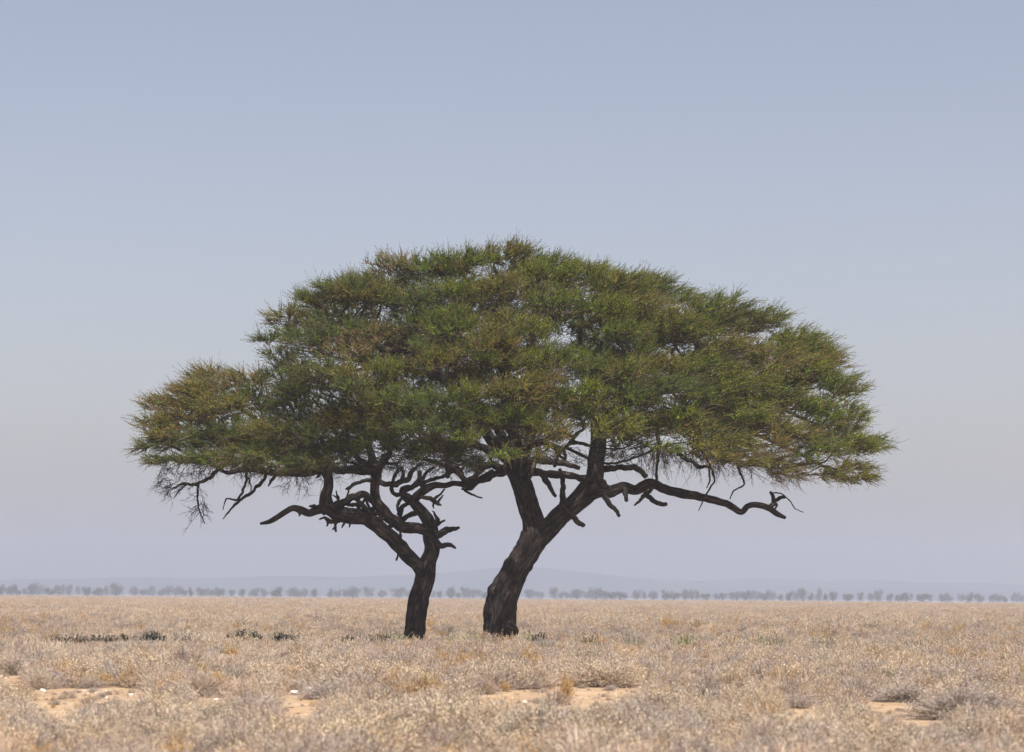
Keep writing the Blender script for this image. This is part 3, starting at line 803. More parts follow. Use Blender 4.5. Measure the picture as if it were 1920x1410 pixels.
st = [(rng.uniform(300, 640), rng.uniform(862, 885), rng.uniform(-1.8, 1), rng.normal(-.3, .3)) for k in range(80)]
bare_twigs(root_S, st, "bare_twigs", 31, .55, (.055, .042, .036), (.2, .55), 2, .6)
st = [(372, 925, -1.0, .0), (373, 945, -1.0, -.2), (376, 958, -1.0, -.3), (378, 940, -1.0, .3), (340, 908, -1, -1), (330, 912, -1, -.9), (322, 917, -1, -.9), (365, 905, -1, -.4), (560, 900, -.8, .2), (575, 905, -.8, .1), (545, 902, -.8, -.2), (320, 905, -.8, -.9), (310, 895, -.6, -.8)]
bare_twigs(root_S, st, "bare_twigs", 32, .6, (.045, .036, .033), (.3, .62), 4, .7)
st = [(rng.uniform(640, 900), rng.uniform(850, 880), rng.uniform(-1.5, 1.5), rng.normal(0, .5)) for k in range(110)]
bare_twigs(root_S, st, "bare_twigs", 33, .8, (.035, .028, .026), (.2, .55), 3, .15)

# ------------------------------------------------------------------ far trees
FAR_TREES = [(3,8),(22,9),(33,6),(48,6),(60,8),(75,11),(93,6),(111,9),(130,8),(147,6),(162,7),(185,11),(200,5),(218,12),(252,8),(270,7),(284,7),(303,7),(315,4),(330,10),(345,5),(358,4),(378,11),(393,6),(410,12),
 (434,5),(455,6),(470,4),(480,9),(496,5),(518,10),(543,5),(558,10),(572,6),(590,8),(619,6),(633,7),(648,4),(662,13),(690,9),(716,8),(748,13),(766,5),(812,5),(825,6),(846,9),(859,4),(870,7),(888,11),(910,6),(992,9),(1010,8),
 (1040,7),(1052,4),(1063,4),(1082,10),(1100,5),(1118,11),(1135,5),(1147,6),(1162,11),(1195,7),(1208,4),(1225,8),(1248,7),(1264,9),(1285,7),(1298,6),(1308,5),(1324,8),(1342,4),(1355,7),(1382,12),(1398,5),(1408,7),(1420,6),(1433,7),
 (1446,8),(1464,4),(1480,7),(1492,5),(1505,10),(1520,5),(1535,6),(1548,5),(1562,7),(1590,10),(1614,5),(1633,6),(1647,7),(1668,6),(1684,6),(1699,9),(1730,9),(1745,4),(1766,6),(1779,7),(1802,5),(1817,5),(1836,8),(1860,5),
 (1872,7),(1884,4),(1905,7),(1916,5)]
TALL = {75, 111, 218, 870, 1118, 1505, 1535, 1647, 1040}

def far_tree_proto(kind, seed):
    r = np.random.default_rng(seed)
    root = empty("far_tree", (0, 0, 0))
    # crown 1 m half-width, from z .2 to 1 of unit height
    soup = Soup()
    n = 1300
    blobs = [(r.uniform(-.75, .75), r.uniform(-.5, .5), r.uniform(.25, .72), r.uniform(.30, .55), r.uniform(.20, .30)) for _ in range(8)] + [(0, 0, .45, .85, .38), (0, 0, .16, .95, .20)]
    bi = r.integers(0, len(blobs), n); B = np.array(blobs)[bi]
    d = norm(r.normal(size=(n, 3))) * r.uniform(.2, 1.25, (n, 1))
    c = B[:, :3] + d * np.stack([B[:, 3], B[:, 3], B[:, 4]], -1)
    a = norm(r.normal(size=(n, 3))) * np.array([.085, .085, .045]); b_ = norm(r.normal(size=(n, 3))) * np.array([.05, .05, .03])
    base = [(.055, .062, .040), (.085, .068, .048), (.052, .060, .052)][kind]
    soup.quads(np.stack([c - a, c - b_, c + a, c + b_], 1), np.array(base) * r.uniform(.6, 1.5, (n, 1)), 0)
    soup.build("crown", [M_FAR], root)
    V, Q, T, bk = tube([(0, 0, -.02), (.03, 0, .2), (-.02, .02, .5)], [.10, .08, .03], 8, .08, .1)
    mesh_obj("trunk", V, [Q, T], [M_BARK], root, smooth=True, uv=bk)
    return root

FP = [far_tree_proto(k % 3, 40 + k) for k in range(10)]
ONES = "zeroth first second third fourth fifth sixth seventh eighth ninth tenth eleventh twelfth thirteenth fourteenth fifteenth sixteenth seventeenth eighteenth nineteenth".split()
def ordinal(n):
    if n < 20: return ONES[n]
    tens = {20: "twent", 30: "thirt", 40: "fort", 50: "fift", 60: "sixt"}[n // 10 * 10]
    return tens + "ieth" if n % 10 == 0 else tens + "y-" + ONES[n % 10]

def copy_tree(o):
    c = o.copy(); COL.objects.link(c)
    for ch in o.children:
        q = ch.copy(); COL.objects.link(q); q.parent = c
    return c

left = [f for f in FAR_TREES if f[0] < 780]; midt = [f for f in FAR_TREES if 780 < f[0] < 930]; rightt = [f for f in FAR_TREES if f[0] > 930]
used = set()
for i, (u, w) in enumerate(FAR_TREES):
    k = int(rng.integers(0, 10))
    if k in used: o = copy_tree(FP[k])
    else: o = FP[k]; used.add(k)
    dist = float(rng.uniform(1040, 1420))
    x = P(u, 1100, dist)[0]
    hpx = (15.5 + w * .45 + rng.uniform(-4, 3.5)) + (6 if u in TALL else 0)
    hgt = hpx * dist / FPX
    hw = w * dist / FPX * 1.38
    o.location = (x, dist, 0)
    o.scale = (hw, hw, hgt)
    o.rotation_euler.z = float(rng.uniform(0, 6.28))
    size = "wide" if w >= 10 else ("narrow" if w <= 5 else "mid-sized")
    if u in TALL: size = "tall " + size
    if u < 780: pos = ordinal(len(left) - left.index((u, w))) + " to the left of the slim trunk"
    elif u < 930: pos = ordinal(midt.index((u, w)) + 1) + " from the left between the two trunks"
    else: pos = ordinal(rightt.index((u, w)) + 1) + " to the right of the thick trunk"
    tag(o, f"{size} hazy grey-green tree on the horizon, {pos}", "tree", "hazy trees along the horizon")
for k in range(10):
    if k not in used:
        for ch in list(FP[k].children): bpy.data.objects.remove(ch)
        bpy.data.objects.remove(FP[k])

# ------------------------------------------------------------------ dry shrubs
def shrub_mesh(seed, kind, big=1.0):
    """unit shrub: about .5 m wide, .3 m tall. kinds: 0 grey twigs, 1 cream seed heads, 2 mauve brown, 3 golden tuft, 4 pale spiky grass"""
    r = np.random.default_rng(seed)
    soup = Soup()
    n = {0: 230, 1: 190, 2: 220, 3: 200, 4: 170}[kind]
    n = int(n * big ** 2.6)
    wide = {0: .30, 1: .30, 2: .30, 3: .15, 4: .22}[kind] * big
    tall = {0: .27, 1: .26, 2: .25, 3: .27, 4: .30}[kind] * (1 + (big - 1) * .5)
    th = r.uniform(0, 6.283, n); el = r.uniform(.05, 1, n) ** .8
    rad = np.sqrt(1 - (el * .98) ** 2)
    lob = 1 + .22 * np.sin(th * 3 + seed) + .12 * np.sin(th * 5 + 2 * seed)
    tip = np.stack([np.cos(th) * rad * wide * lob, np.sin(th) * rad * wide * lob, el * tall * (1 + .15 * np.sin(th * 2 + seed))], -1) * r.uniform(.62, 1.08, (n, 1))
    base = np.stack([np.cos(th) * .05, np.sin(th) * .05, np.zeros(n)], -1) * r.uniform(.2, 1.6, (n, 1))
    if kind in (3, 4): base = tip * np.array([.35, .35, 0])
    k = 5; t = np.linspace(0, 1, k)[None, :, None]
    p = base[:, None] * (1 - t) + tip[:, None] * t
    p[:, :, 2] += (np.sin(t[..., 0] * math.pi) * .02)
    p += r.normal(0, .010 if kind < 3 else .004, p.shape) * (t > 0)
    cols = {0: (.475, .415, .37), 1: (.46, .39, .33), 2: (.42, .36, .315), 3: (.46, .33, .18), 4: (.56, .48, .40)}
    c = np.array(cols[kind]) * r.uniform(.65, 1.3, (n, 1)) * (1 + r.normal(0, .04, (n, 3)))
    ribbons(soup, p, np.linspace(.0032, .0018, k)[None] * np.ones((n, 1)), c, 0, prism=False)
    # side twigs
    m_ = 7 if kind < 3 else 3
    ti = r.integers(2, k, (n, m_))
    o2 = p[np.arange(n)[:, None], ti].reshape(-1, 3)
    outw = norm(np.repeat(tip, m_, 0))
    d2 = norm(outw * .8 + r.normal(0, .65, (n * m_, 3)) + np.array([0, 0, .45]))
    l2 = r.uniform(.02, .075, (n * m_, 1))
    t3 = np.linspace(0, 1, 3)[None, :, None]
    p2 = o2[:, None] + l2[:, None] * d2[:, None] * t3 + r.normal(0, .003, (n * m_, 3, 3)) * (t3 > 0)
    c2 = np.repeat(c, m_, 0) * r.uniform(.8, 1.25, (n * m_, 1))
    ribbons(soup, p2, np.linspace(.0024, .0014, 3)[None] * np.ones((n * m_, 1)), c2, 0, prism=False)
    # seed heads: small two-blade tufts at twig tips
    frac = {0: .22, 1: .62, 2: .16, 3: .25, 4: .10}[kind]
    e = p2[:, -1]; upness = e[:, 2] / tall
    keep = r.random(len(e)) < frac * np.clip(upness * 1.6, .15, 1.2)
    e = e[keep]; m2 = len(e)
    sz = r.uniform(.005, .0095, (m2, 1))
    hc = np.array({0: (.57, .51, .44), 1: (.63, .55, .42), 2: (.60, .48, .36), 3: (.62, .46, .25), 4: (.7, .6, .45)}[kind]) * r.uniform(.75, 1.2, (m2, 1))
    for _ in range(2):
        a = norm(r.normal(size=(m2, 3))) * sz * 1.25; b_ = norm(np.cross(a, r.normal(size=(m2, 3)))) * sz * .8
        soup.quads(np.stack([e - a, e - b_, e + a, e + b_], 1), hc, 0)
    # litter of dead dark stems at the foot
    n3 = 60
    q0 = np.stack([r.normal(0, wide * .35, n3), r.normal(0, wide * .35, n3), np.abs(r.normal(0, .015, n3))], -1)
    q1 = q0 + np.stack([r.normal(0, .09, n3), r.normal(0, .09, n3), np.abs(r.normal(0.02, .03, n3))], -1)
    qq = q0[:, None] * (1 - t3) + q1[:, None] * t3
    ribbons(soup, qq, np.full((n3, 3), .003), np.array([.20, .16, .14]) * r.uniform(.6, 1.3, (n3, 1)), 0, prism=False)
    o = soup.build("dry_shrub", [M_SHRUB])
    me = o.data
    bpy.data.objects.remove(o)
    return me

KINDS = [0, 0, 1, 1, 1, 2, 2, 3, 4, 0]
MESHES = [shrub_mesh(100 + i * 3, k) for i, k in enumerate(KINDS)]
WEIGHT = np.array([1.2, 1.2, 1.6, 1.6, 1.5, 1.1, 1.1, .15, .35, 1.0]); WEIGHT /= WEIGHT.sum()

# bare patches, as pixel ellipses of the photo mapped on the plain (u, v, ru, rv)
BARE = [(150, 1306, 100, 17), (85, 1340, 26, 14), (230, 1300, 50, 12), (395, 1316, 32, 9), (560, 1322, 34, 26), (590, 1302, 24, 10), (925, 1316, 46, 16), (1010, 1310, 60, 22), (1090, 1305, 75, 19), (1160, 1298, 40, 10),
        (1202, 1281, 16, 11), (1308, 1306, 30, 7), (1502, 1327, 30, 17), (1618, 1309, 34, 5), (1690, 1326, 55, 17), (1735, 1350, 42, 16), (1868, 1323, 18, 5), (14, 1275, 20, 10), (1390, 1311, 26, 5), (215, 1372, 10, 5)]

def bare_mask(x, y, s):
    z = terrain(x, y)
    u, v = to_px(x, y, z)
    hp = .25 * s * FPX / y; wp = .20 * s * FPX / y
    m_ = np.zeros(len(x), bool)
    for (a, b_, ru, rv) in BARE:
        ru = ru * .88; rv = rv * .82
        for kv in (0, .33, .66, .92):
            for ku in (-1, 0, 1):
                ww = ku * wp * (1 if kv < .7 else .6)
                m_ |= ((u + ww - a) / ru) ** 2 + ((v - kv * hp - b_) / rv) ** 2 < 1
    return m_

def scatter(y0, y1, dens, smin, smax, margin=1.25):
    half = .5 * W0 / FPX * margin
    area = half * (y1 ** 2 - y0 ** 2)
    n = int(area * dens)
    y = np.sqrt(rng.uniform(y0 ** 2, y1 ** 2, n))
    x = rng.uniform(-1, 1, n) * half * y + rng.normal(0, .1, n)
    # clumping
    cl = np.sin(x * 1.9 + 2 * np.sin(y * .8)) * np.sin(y * 1.3 + 1.7 * np.sin(x * .9))
    s = rng.uniform(smin, smax, n) * (1 + .34 * cl)
    keep = ~bare_mask(x, y, s)
    return x[keep], y[keep], s[keep]

# hero shrubs named by where they stand: u, v(base), kind index, scale, (sx, sz), label
BIG = {}
HERO = [
 (1426, 1342, 5, 1.0, 1.0, .85, "small round rusty-brown shrub alone at the front edge of the middle bare sand", (.75, .50, .36)),
 (1043, 1322, 6, .85, .95, 1.1, "small mauve-brown bush standing alone in the bare sand right of the thick trunk", None),
 (1062, 1310, 7, 1.0, .8, 1.5, "tall thin golden grass tuft beside the lone small bush on bare sand", None),
 (800, 1330, 7, 1.7, 1.7, 1.0, "wide golden-brown grassy tuft in front of the slim trunk", None),
 (405, 1303, 7, 1.3, 1.2, 1.0, "orange-gold tussock at the left, behind the pale spiky grass", None),
 (375, 1306, 5, 1.4, 1.2, 1.0, "brown rounded shrub hard against the orange tussock at the left", None),
 (1812, 1350, 1, 1.9, 1.5, .85, "broad low shrub with a dark open base beside the right-hand bare sand", None),
 (1870, 1320, 3, 1.5, 1.2, .9, "cream-headed shrub with a dark foot at the far right edge", None),
 (1705, 1316, 0, 1.6, 1.4, .7, "low grey tangle of dead sticks behind the right-hand bare sand", None),
 (1130, 1288, 2, 2.0, 1.5, .9, "large cream-topped shrub behind the middle stretch of bare sand", None),
 (660, 1375, 7, .8, 1.5, .8, "low orange grass tuft near the bottom, below the golden tuft", None),
 (635, 1310, 0, 1.5, 1.6, .65, "grey dead twiggy shrub just right of the white stones", None),
 (90, 1290, 0, 1.3, 1.1, .9, "dark-based grey shrub above the single white stone at the left", None),
 (1500, 1328, 0, 1.1, 1.1, .8, "small grey shrub with a white stone caught in it", None),
]
hero_spots = []
def place_px(u, v):
    d = ray(u, v); z = 0.0
    for _ in range(6):
        t_ = (z - EYE) / d[2]; x, y = d[0] * t_, d[1] * t_
        z = float(terrain(x, y))
    return x, y, z

proto_objs = {}
for (u, v, ki, s, sx, sz, lab, colr) in HERO:
    s = s * .80
    x, y, z = place_px(u, v)
    if s * sx > 1.15:
        if ki not in BIG: BIG[ki] = shrub_mesh(300 + ki, KINDS[ki], 1.7)
        me_ = BIG[ki]; hs_ = s / 1.7
        o = bpy.data.objects.new("dry_shrub", me_); COL.objects.link(o)
        o.location = (x, y, z - .01); o.scale = (hs_ * sx, hs_ * sx, hs_ * sz * 1.25); o.rotation_euler.z = random.uniform(0, 6.28)
        tag(o, lab, "shrub", "dry shrubs in the foreground")
        hero_spots.append((x, y, .28 * s * sx))
        continue
    o = bpy.data.objects.new("dry_shrub", MESHES[ki]); COL.objects.link(o)
    o.location = (x, y, z - .01); o.scale = (s * sx, s * sx, s * sz); o.rotation_euler.z = random.uniform(0, 6.28)
    tag(o, lab, "shrub", "dry shrubs in the foreground")
    proto_objs.setdefault(ki, o)
    hero_spots.append((x, y, .28 * s * sx))

DK, LG, BR, GY = (.026, .036, .026), (.27, .28, .16), (.17, .25, .12), (.11, .10, .085)
def H_(*a, **k): return (lambda *aa, **kk: herb(*aa, **kk), a, k)
HERBS = [
    H_(140, 1198, 14, 5, (.065, .055, .04), "faint dark herb farthest left in the row of dark plants", seed=1),
    H_(103, 1196, 16, 2, (.11, .11, .06), "dull olive low herb near the far left of the plain", seed=2),
    H_(110, 1199, 14, 2, GY, "greyish low herb beside the dull olive one at the far left", seed=3),
    H_(185, 1201, 26, 5, DK, "first of three flat dark green plants at the left of the row", 40, 1.2, 4),
    H_(215, 1202, 22, 5, DK, "middle one of three flat dark green plants at the left of the row", 40, 1.2, 5),
    H_(245, 1200, 18, 6, DK, "rightmost of three flat dark green plants at the left of the row", 40, 1.2, 6),
    H_(287, 1198, 18, 8, DK, "compact round dark green plant just right of the three flat ones", 60, 1.2, 7),
    H_(357, 1199, 20, 4, GY, "grey-brown low herb between the round and the spiky dark plants", 40, 1, 8),
    H_(458, 1198, 26, 13, DK, "largest spiky dark green plant with a curled arm, left of the slim trunk", 70, 1.3, 9),
    H_(533, 1199, 20, 9, DK, "mid-sized spiky dark green plant right of the largest one", 55, 1.3, 10),
    H_(658, 1201, 14, 4, DK, "small flat dark plant between the spiky plant and the slim trunk", 40, 1.2, 11),
    H_(713, 1198, 20, 11, (.045, .055, .035), "spiky dark plant leaning just left of the slim trunk", 55, 1.2, 12),
    H_(742, 1197, 14, 10, LG, "pale green herb touching the left foot of the slim trunk", 50, .9, 13),
    H_(838, 1200, 18, 8, LG, "pale green herb between the two trunks, nearer the slim one", 50, .9, 14),
    H_(888, 1197, 16, 8, LG, "pale green herb touching the left foot of the thick trunk", 50, .9, 15),
    H_(988, 1197, 14, 7, LG, "pale green herb just right of the thick trunk", 50, .9, 16),
    H_(1014, 1199, 10, 9, DK, "small spiky dark green plant right of the thick trunk", 26, 1.3, 17),
    H_(1107, 1200, 12, 6, (.09, .10, .05), "dark low herb halfway along the row right of the thick trunk", 36, 1, 18),
    H_(1185, 1201, 14, 5, (.13, .15, .08), "thin green herb left of the brightest green herb", 36, 1, 19),
    H_(1284, 1202, 15, 9, BR, "brightest green herb, right of the thick trunk", 60, .9, 20),
    H_(1370, 1204, 12, 7, (.34, .22, .05), "orange-yellow herb right of the brightest green herb", 50, .9, 21),
    H_(1420, 1203, 20, 8, LG, "pale green herb right of the orange-yellow herb", 50, .9, 22),
    H_(1455, 1204, 16, 7, LG, "second pale green herb right of the orange-yellow herb", 50, .9, 23),
    H_(1545, 1205, 14, 6, (.10, .12, .06), "dull green herb in front of the far-off tall narrow trees", 40, 1, 24),
    H_(1735, 1207, 14, 6, (.12, .14, .07), "rightmost dull green herb on the plain", 40, 1, 25),
]
HERB_D = 61.0

x, y, s = scatter(16.5, 62, 10.5, .52, 1.12)
far1 = [scatter(62, 110, 4.4, .8, 1.5), scatter(110, 240, 1.35, 1.4, 2.3, 1.12), scatter(240, 420, .42, 2.2, 3.6, 1.08), scatter(420, 740, .24, 3.4, 5.0, 1.06)]
keep = np.ones(len(x), bool)
uh, vh = to_px(x, y, terrain(x, y)); vt = vh - .25 * s * FPX / y
for hb in HERBS:
    keep &= ~((np.abs(uh - hb[1][0]) < hb[1][2] + 6) & (vt < hb[1][1] - 2) & (y < HERB_D + .6))
for (hx, hy, hr) in hero_spots:
    keep &= (x - hx) ** 2 + (y - hy) ** 2 > (hr * .8) ** 2
x, y, s = x[keep], y[keep], s[keep]
def patch_noise(x, y):
    q = y * .55
    return np.sin(x * .9 + 1.7 * np.sin(q * .8 + 1)) * np.sin(q * .9 + 1.3 * np.sin(x * .5)) + .6 * np.sin(x * .33 + q * .27) * np.sin(q * .41 - x * .2 + 2)
CREAM = np.array([.25, .3, 2.6, 2.6, 2.4, .5, .5, .3, .5, .3]); GREY = np.array([2.2, 2.2, .35, .35, .3, 1.6, 1.6, .1, .5, 2.0])
def pick_kinds(x, y):
    w = np.clip(.5 + .75 * patch_noise(x, y), 0, 1)[:, None]
    p = WEIGHT * (CREAM * w + GREY * (1 - w)); p /= p.sum(1, keepdims=True)
    return (rng.random(len(x))[:, None] > np.cumsum(p, 1)).sum(1).clip(0, len(MESHES) - 1)
ids = pick_kinds(x, y)
rot = rng.uniform(0, 6.283, len(x))
sz = rng.uniform(.80, 1.15, len(x))
u, v = to_px(x, y, terrain(x, y))
inview = (u > -20) & (u < W0 + 20) & (v < H0 + 18)
order = np.argsort(-(s / y) * inview)
single = np.zeros(len(x), bool); single[order[:285]] = True
single &= inview
LOOK = ["grey twiggy", "ash-grey twiggy", "cream seed-headed", "straw-coloured seed-headed", "pale yellow-topped", "mauve-brown", "dusky brown", "golden tufted", "pale spiky grass-like", "silvery grey"]
for i in np.nonzero(single)[0]:
    o = bpy.data.objects.new("dry_shrub", MESHES[ids[i]]); COL.objects.link(o)
    o.location = (x[i], y[i], float(terrain(x[i], y[i])) - .01)
    o.scale = (s[i], s[i], s[i] * sz[i]); o.rotation_euler.z = rot[i]
    proto_objs.setdefault(int(ids[i]), o)
    zone = ["at the left below the orange tussock", "below the pair of white stones", "below the two trunks", "below the right end of the bare branch", "near the right-hand bare sand"][int(np.clip(u[i] // 384, 0, 4))]
    tag(o, f"{LOOK[ids[i]]} dry shrub {zone}", "shrub", "dry shrubs in the foreground")
for ki in range(len(MESHES)):
    if ki not in proto_objs:
        o = bpy.data.objects.new("dry_shrub", MESHES[ki]); COL.objects.link(o)
        xx, yy, zz = place_px(200 + ki * 150, 1395); o.location = (xx, yy, zz)
        tag(o, f"{LOOK[ki]} dry shrub low in the foreground", "shrub", "dry shrubs in the foreground"); proto_objs[ki] = o

rest = ~single
# seedlings and dead scraps on the bare sand
ny_ = 4200
ly = np.sqrt(rng.uniform(22 ** 2, 60 ** 2, ny_)); lx_ = rng.uniform(-1, 1, ny_) * .5 * W0 / FPX * 1.2 * ly; ls = rng.uniform(.05, .15, ny_) + .16 * (rng.random(ny_) < .25)
far1.insert(0, (lx_, ly, ls))
bx = np.concatenate([x[rest]] + [f[0] for f in far1]); by = np.concatenate([y[rest]] + [f[1] for f in far1]); bs = np.concatenate([s[rest]] + [f[2] for f in far1])
nn = len(bx)
ksz = np.where(by < 110, rng.uniform(.8, 1.15, nn), np.clip(1.35 / bs, .28, 1.1) * rng.uniform(.8, 1.2, nn))
me = bpy.data.meshes.new("dry_scrub")
me.vertices.add(nn)
me.vertices.foreach_set('co', np.stack([bx, by, terrain(bx, by) - .01], -1).astype(np.float32).ravel())
at = me.attributes.new("sc", 'FLOAT_VECTOR', 'POINT'); at.data.foreach_set('vector', np.stack([bs, bs, bs * ksz], -1).astype(np.float32).ravel())
at = me.attributes.new("rt", 'FLOAT_VECTOR', 'POINT'); at.data.foreach_set('vector', np.stack([np.zeros(nn), np.zeros(nn), rng.uniform(0, 6.283, nn)], -1).astype(np.float32).ravel())
at = me.attributes.new("pick", 'INT', 'POINT'); at.data.foreach_set('value', pick_kinds(bx, by).astype(np.int32))
scrub = bpy.data.objects.new("dry_scrub", me); COL.objects.link(scrub)
tag(scrub, "endless low dry scrub of beige and mauve bushes covering the plain", "scrub", kind="stuff")
ng = bpy.data.node_groups.new("scrub_scatter", 'GeometryNodeTree')
ng.interface.new_socket("Geometry", in_out='INPUT', socket_type='NodeSocketGeometry')
ng.interface.new_socket("Geometry", in_out='OUTPUT', socket_type='NodeSocketGeometry')
gi = ng.nodes.new('NodeGroupInput'); go = ng.nodes.new('NodeGroupOutput')
iop = ng.nodes.new('GeometryNodeInstanceOnPoints')
join = ng.nodes.new('GeometryNodeGeometryToInstance')
for ki in range(len(MESHES)):
    oi = ng.nodes.new('GeometryNodeObjectInfo'); oi.transform_space = 'ORIGINAL'
    oi.inputs['Object'].default_value = proto_objs[ki]
    ng.links.new(oi.outputs['Geometry'], join.inputs[0])
def named(nm, typ):
    n = ng.nodes.new('GeometryNodeInputNamedAttribute'); n.data_type = typ; n.inputs['Name'].default_value = nm
    return n
ng.links.new(gi.outputs[0], iop.inputs['Points'])
ng.links.new(join.outputs[0], iop.inputs['Instance'])
iop.inputs['Pick Instance'].default_value = True
a = named("sc", 'FLOAT_VECTOR'); ng.links.new(a.outputs['Attribute'], iop.inputs['Scale'])
a = named("rt", 'FLOAT_VECTOR')
e2r = ng.nodes.new('FunctionNodeEulerToRotation'); ng.links.new(a.outputs['Attribute'], e2r.inputs[0]); ng.links.new(e2r.outputs[0], iop.inputs['Rotation'])
a = named("pick", 'INT'); ng.links.new(a.outputs['Attribute'], iop.inputs['Instance Index'])
ng.links.new(iop.outputs[0], go.inputs[0])
md = scrub.modifiers.new("scatter", 'NODES'); md.node_group = ng

# ------------------------------------------------------------------ green plants along the edge of the hollow
def herb(u, v, wpx, hpx, col, label, n=60, spiky=1.0, seed=0, dist=HERB_D, cat="plant", group="green plants near the tree feet"):
    r = np.random.default_rng(seed)
    if col == DK: n = int(n * 2.6)
    c = P(u, v, dist); s = dist / FPX
    w, h = wpx * s, hpx * s
    z0 = float(terrain(c[0], dist)) + .0
    h = (h + 3 * s) * 1.05 + (c[2] - z0)
    h = max(h, .15)
    base = np.stack([r.uniform(-1, 1, n) * w * .85, r.normal(0, w * .3, n), np.zeros(n)], -1) + np.array([c[0], dist, z0])
    env = 1 - .55 * (np.abs(base[:, 0] - c[0]) / (w + 1e-6)) ** 2
    hh = h * env * r.uniform(.6, 1.05, n)
    d = np.stack([(base[:, 0] - c[0]) / w * .45 + r.normal(0, .22, n), r.normal(0, .3, n), np.ones(n)], -1)
    k = 5; t = np.linspace(0, 1, k)[None, :, None]
    p = base[:, None] + hh[:, None, None] * d[:, None] * t + r.normal(0, .006, (n, k, 3)) * (t > 0)
    soup = Soup()
    C = np.array(col) * r.uniform(.6, 1.5, (n, 1))
    ribbons(soup, p, np.array([.006, .008, .009, .007, .003])[None] * spiky * np.ones((n, 1)), C, 0)
    m_ = 9
    ti = r.integers(1, k, (n, m_)); o2 = p[np.arange(n)[:, None], ti].reshape(-1, 3)
    d2 = norm(r.normal(size=(n * m_, 3)) + np.array([0, 0, .8])); l2 = r.uniform(.025, .06, (n * m_, 1))
    sd2 = norm(np.cross(d2, r.normal(size=(n * m_, 3)))) * l2 * .22
    A = np.stack([o2, o2 + d2 * l2 * .5 + sd2, o2 + d2 * l2, o2 + d2 * l2 * .5 - sd2], 1)
    soup.quads(A, np.repeat(C, m_, 0) * r.uniform(.8, 1.2, (n * m_, 1)), 0)
    root_loc = (float(c[0]), float(dist), z0)
    V = np.concatenate(soup.V); soup.V = [V - np.array(root_loc)]; soup.C = [np.concatenate(soup.C)]; soup.M = [np.concatenate(soup.M)]
    o = soup.build("green_plant", [M_GREEN])
    o.location = root_loc
    tag(o, label, cat, group)

for hb in HERBS:
    hb[0](*hb[1], **hb[2])

# ------------------------------------------------------------------ white stones
def stone(u, v, wpx, hpx, label, seed, group="white stones on the sand"):
    r = np.random.default_rng(seed)
    x, y, z = place_px(u, v)
    s = y / FPX
    w, h = wpx * s / 2, hpx * s / 2
    nu, nv = 18, 10
    th = np.linspace(0, 2 * math.pi, nu, endpoint=False); ph = np.linspace(0, math.pi, nv)
    TH, PH = np.meshgrid(th, ph)
    d = np.stack([np.sin(PH) * np.cos(TH), np.sin(PH) * np.sin(TH), np.cos(PH)], -1)
    rr = 1 + .16 * np.sin(3 * d[..., 0] + seed) + .13 * np.sin(5 * d[..., 1] + 2 * seed) + .10 * np.sin(7 * d[..., 2] + 4 * d[..., 0]) 
    for _ in range(7):
        nrm = norm(r.normal(size=3)); rr = np.minimum(rr, r.uniform(.72, .95) / np.maximum(1e-3, d @ nrm) * (d @ nrm > 0) + 9 * (d @ nrm <= 0))
    V = (d * rr[..., None] * np.array([w, w * .7, h])).reshape(-1, 3)
    i = np.arange(nu * nv).reshape(nv, nu); j = np.roll(i, -1, 1)
    F = np.stack([i[:-1], i[1:], j[1:], j[:-1]], -1).reshape(-1, 4)
    o = mesh_obj("stone", V, [F], [M_ROCK])
    o.location = (x, y, z + h * .7)
    o.rotation_euler = (r.normal(0, .1), r.normal(0, .12), r.uniform(-.4, .4))
    tag(o, label, "stone", group)

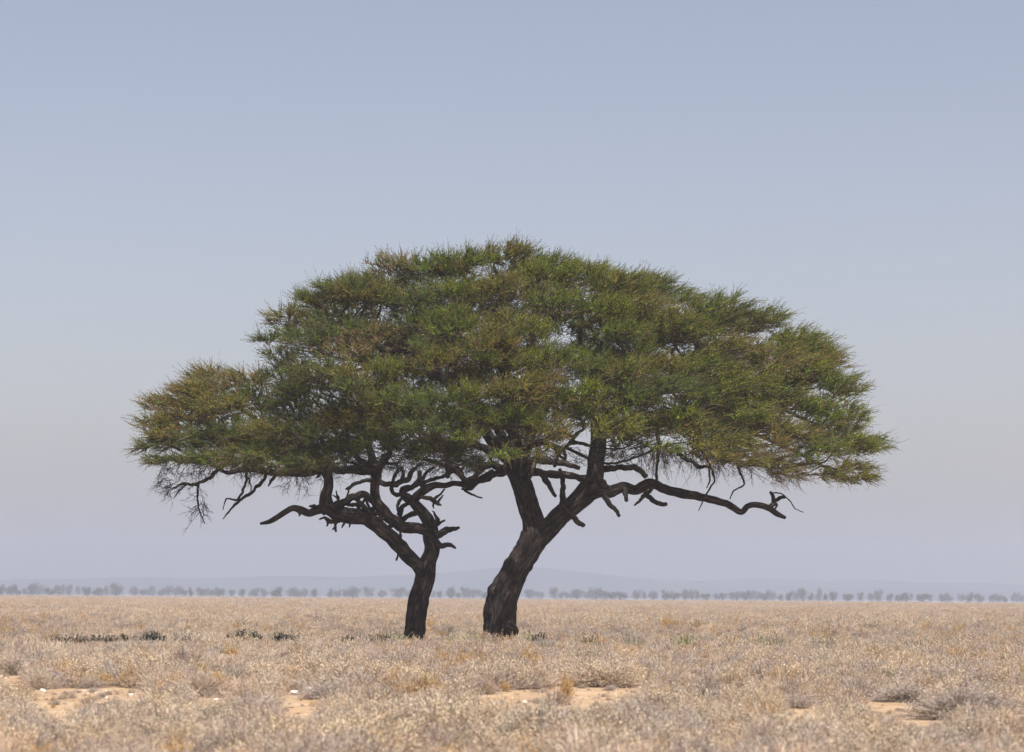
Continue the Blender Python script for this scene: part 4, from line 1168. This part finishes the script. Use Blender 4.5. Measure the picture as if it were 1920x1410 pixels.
stone(553, 1302, 24, 9, "largest white stone, long and low, left one of the pair on the sand", 1)
stone(578, 1296, 13, 9, "blocky white stone, right one of the pair on the sand", 2)
stone(80, 1298, 11, 8, "rounded white stone below the dark-based shrub at the left", 3)
stone(101, 1312, 7, 4, "small pale stone just right of and below the rounded white stone", 4)
stone(245, 1305, 9, 5, "white stone near the left patch of white gravel", 5)
stone(199, 1310, 7, 4, "little pale stone under the left patch of white gravel", 6)
stone(405, 1313, 10, 4, "flat pale stone below the orange tussock", 7)
stone(555, 1362, 7, 5, "tiny white stone near the bottom, under the pair of stones", 8)
stone(984, 1319, 8, 6, "small white stone at the left end of the middle bare sand", 9)
stone(1160, 1313, 6, 3, "tiny pale pebble in the middle of the bare sand", 10)
stone(1200, 1289, 4, 3, "tiny pale pebble behind the middle bare sand", 11)
stone(1536, 1318, 8, 7, "white stone caught in the small grey shrub", 12)
stone(1858, 1358, 11, 6, "white stone at the right below the broad dark-footed shrub", 13)
stone(3, 1270, 6, 5, "white stone at the left edge of the frame", 14)
stone(150, 1370, 16, 5, "flat pale stone under the dark bush at the lower left", 15)
for q in range(16):
    uu = 158 + q * 2.6 + random.uniform(-2, 2)
    stone(uu, 1297 + random.uniform(-3, 4), random.uniform(3, 5.5), random.uniform(1.5, 2.6), "pale gravel piece in the white gravel patch at the left", 30 + q, "pale gravel pieces at the left")

# ------------------------------------------------------------------ haze
bm_v = np.array([(x_, y_, z_) for x_ in (-3400, 3400) for y_ in (-60, 3100) for z_ in (-2.5, 62)], float)
hf = np.array([(0, 1, 3, 2), (4, 6, 7, 5), (0, 4, 5, 1), (2, 3, 7, 6), (0, 2, 6, 4), (1, 5, 7, 3)])
hm = bpy.data.materials.new("haze"); hm.use_nodes = True
ht = hm.node_tree; ht.nodes.clear()
ho = ht.nodes.new('ShaderNodeOutputMaterial'); pv = ht.nodes.new('ShaderNodeVolumePrincipled')
pv.inputs['Density'].default_value = HAZE_DENSITY
pv.inputs['Color'].default_value = (*HAZE_COLOR, 1)
pv.inputs['Anisotropy'].default_value = 0.45
ht.links.new(pv.outputs[0], ho.inputs['Volume'])
haze = mesh_obj("haze", bm_v, [hf], [hm])
tag(haze, "pale dusty heat haze over the plain", "haze", kind="stuff")
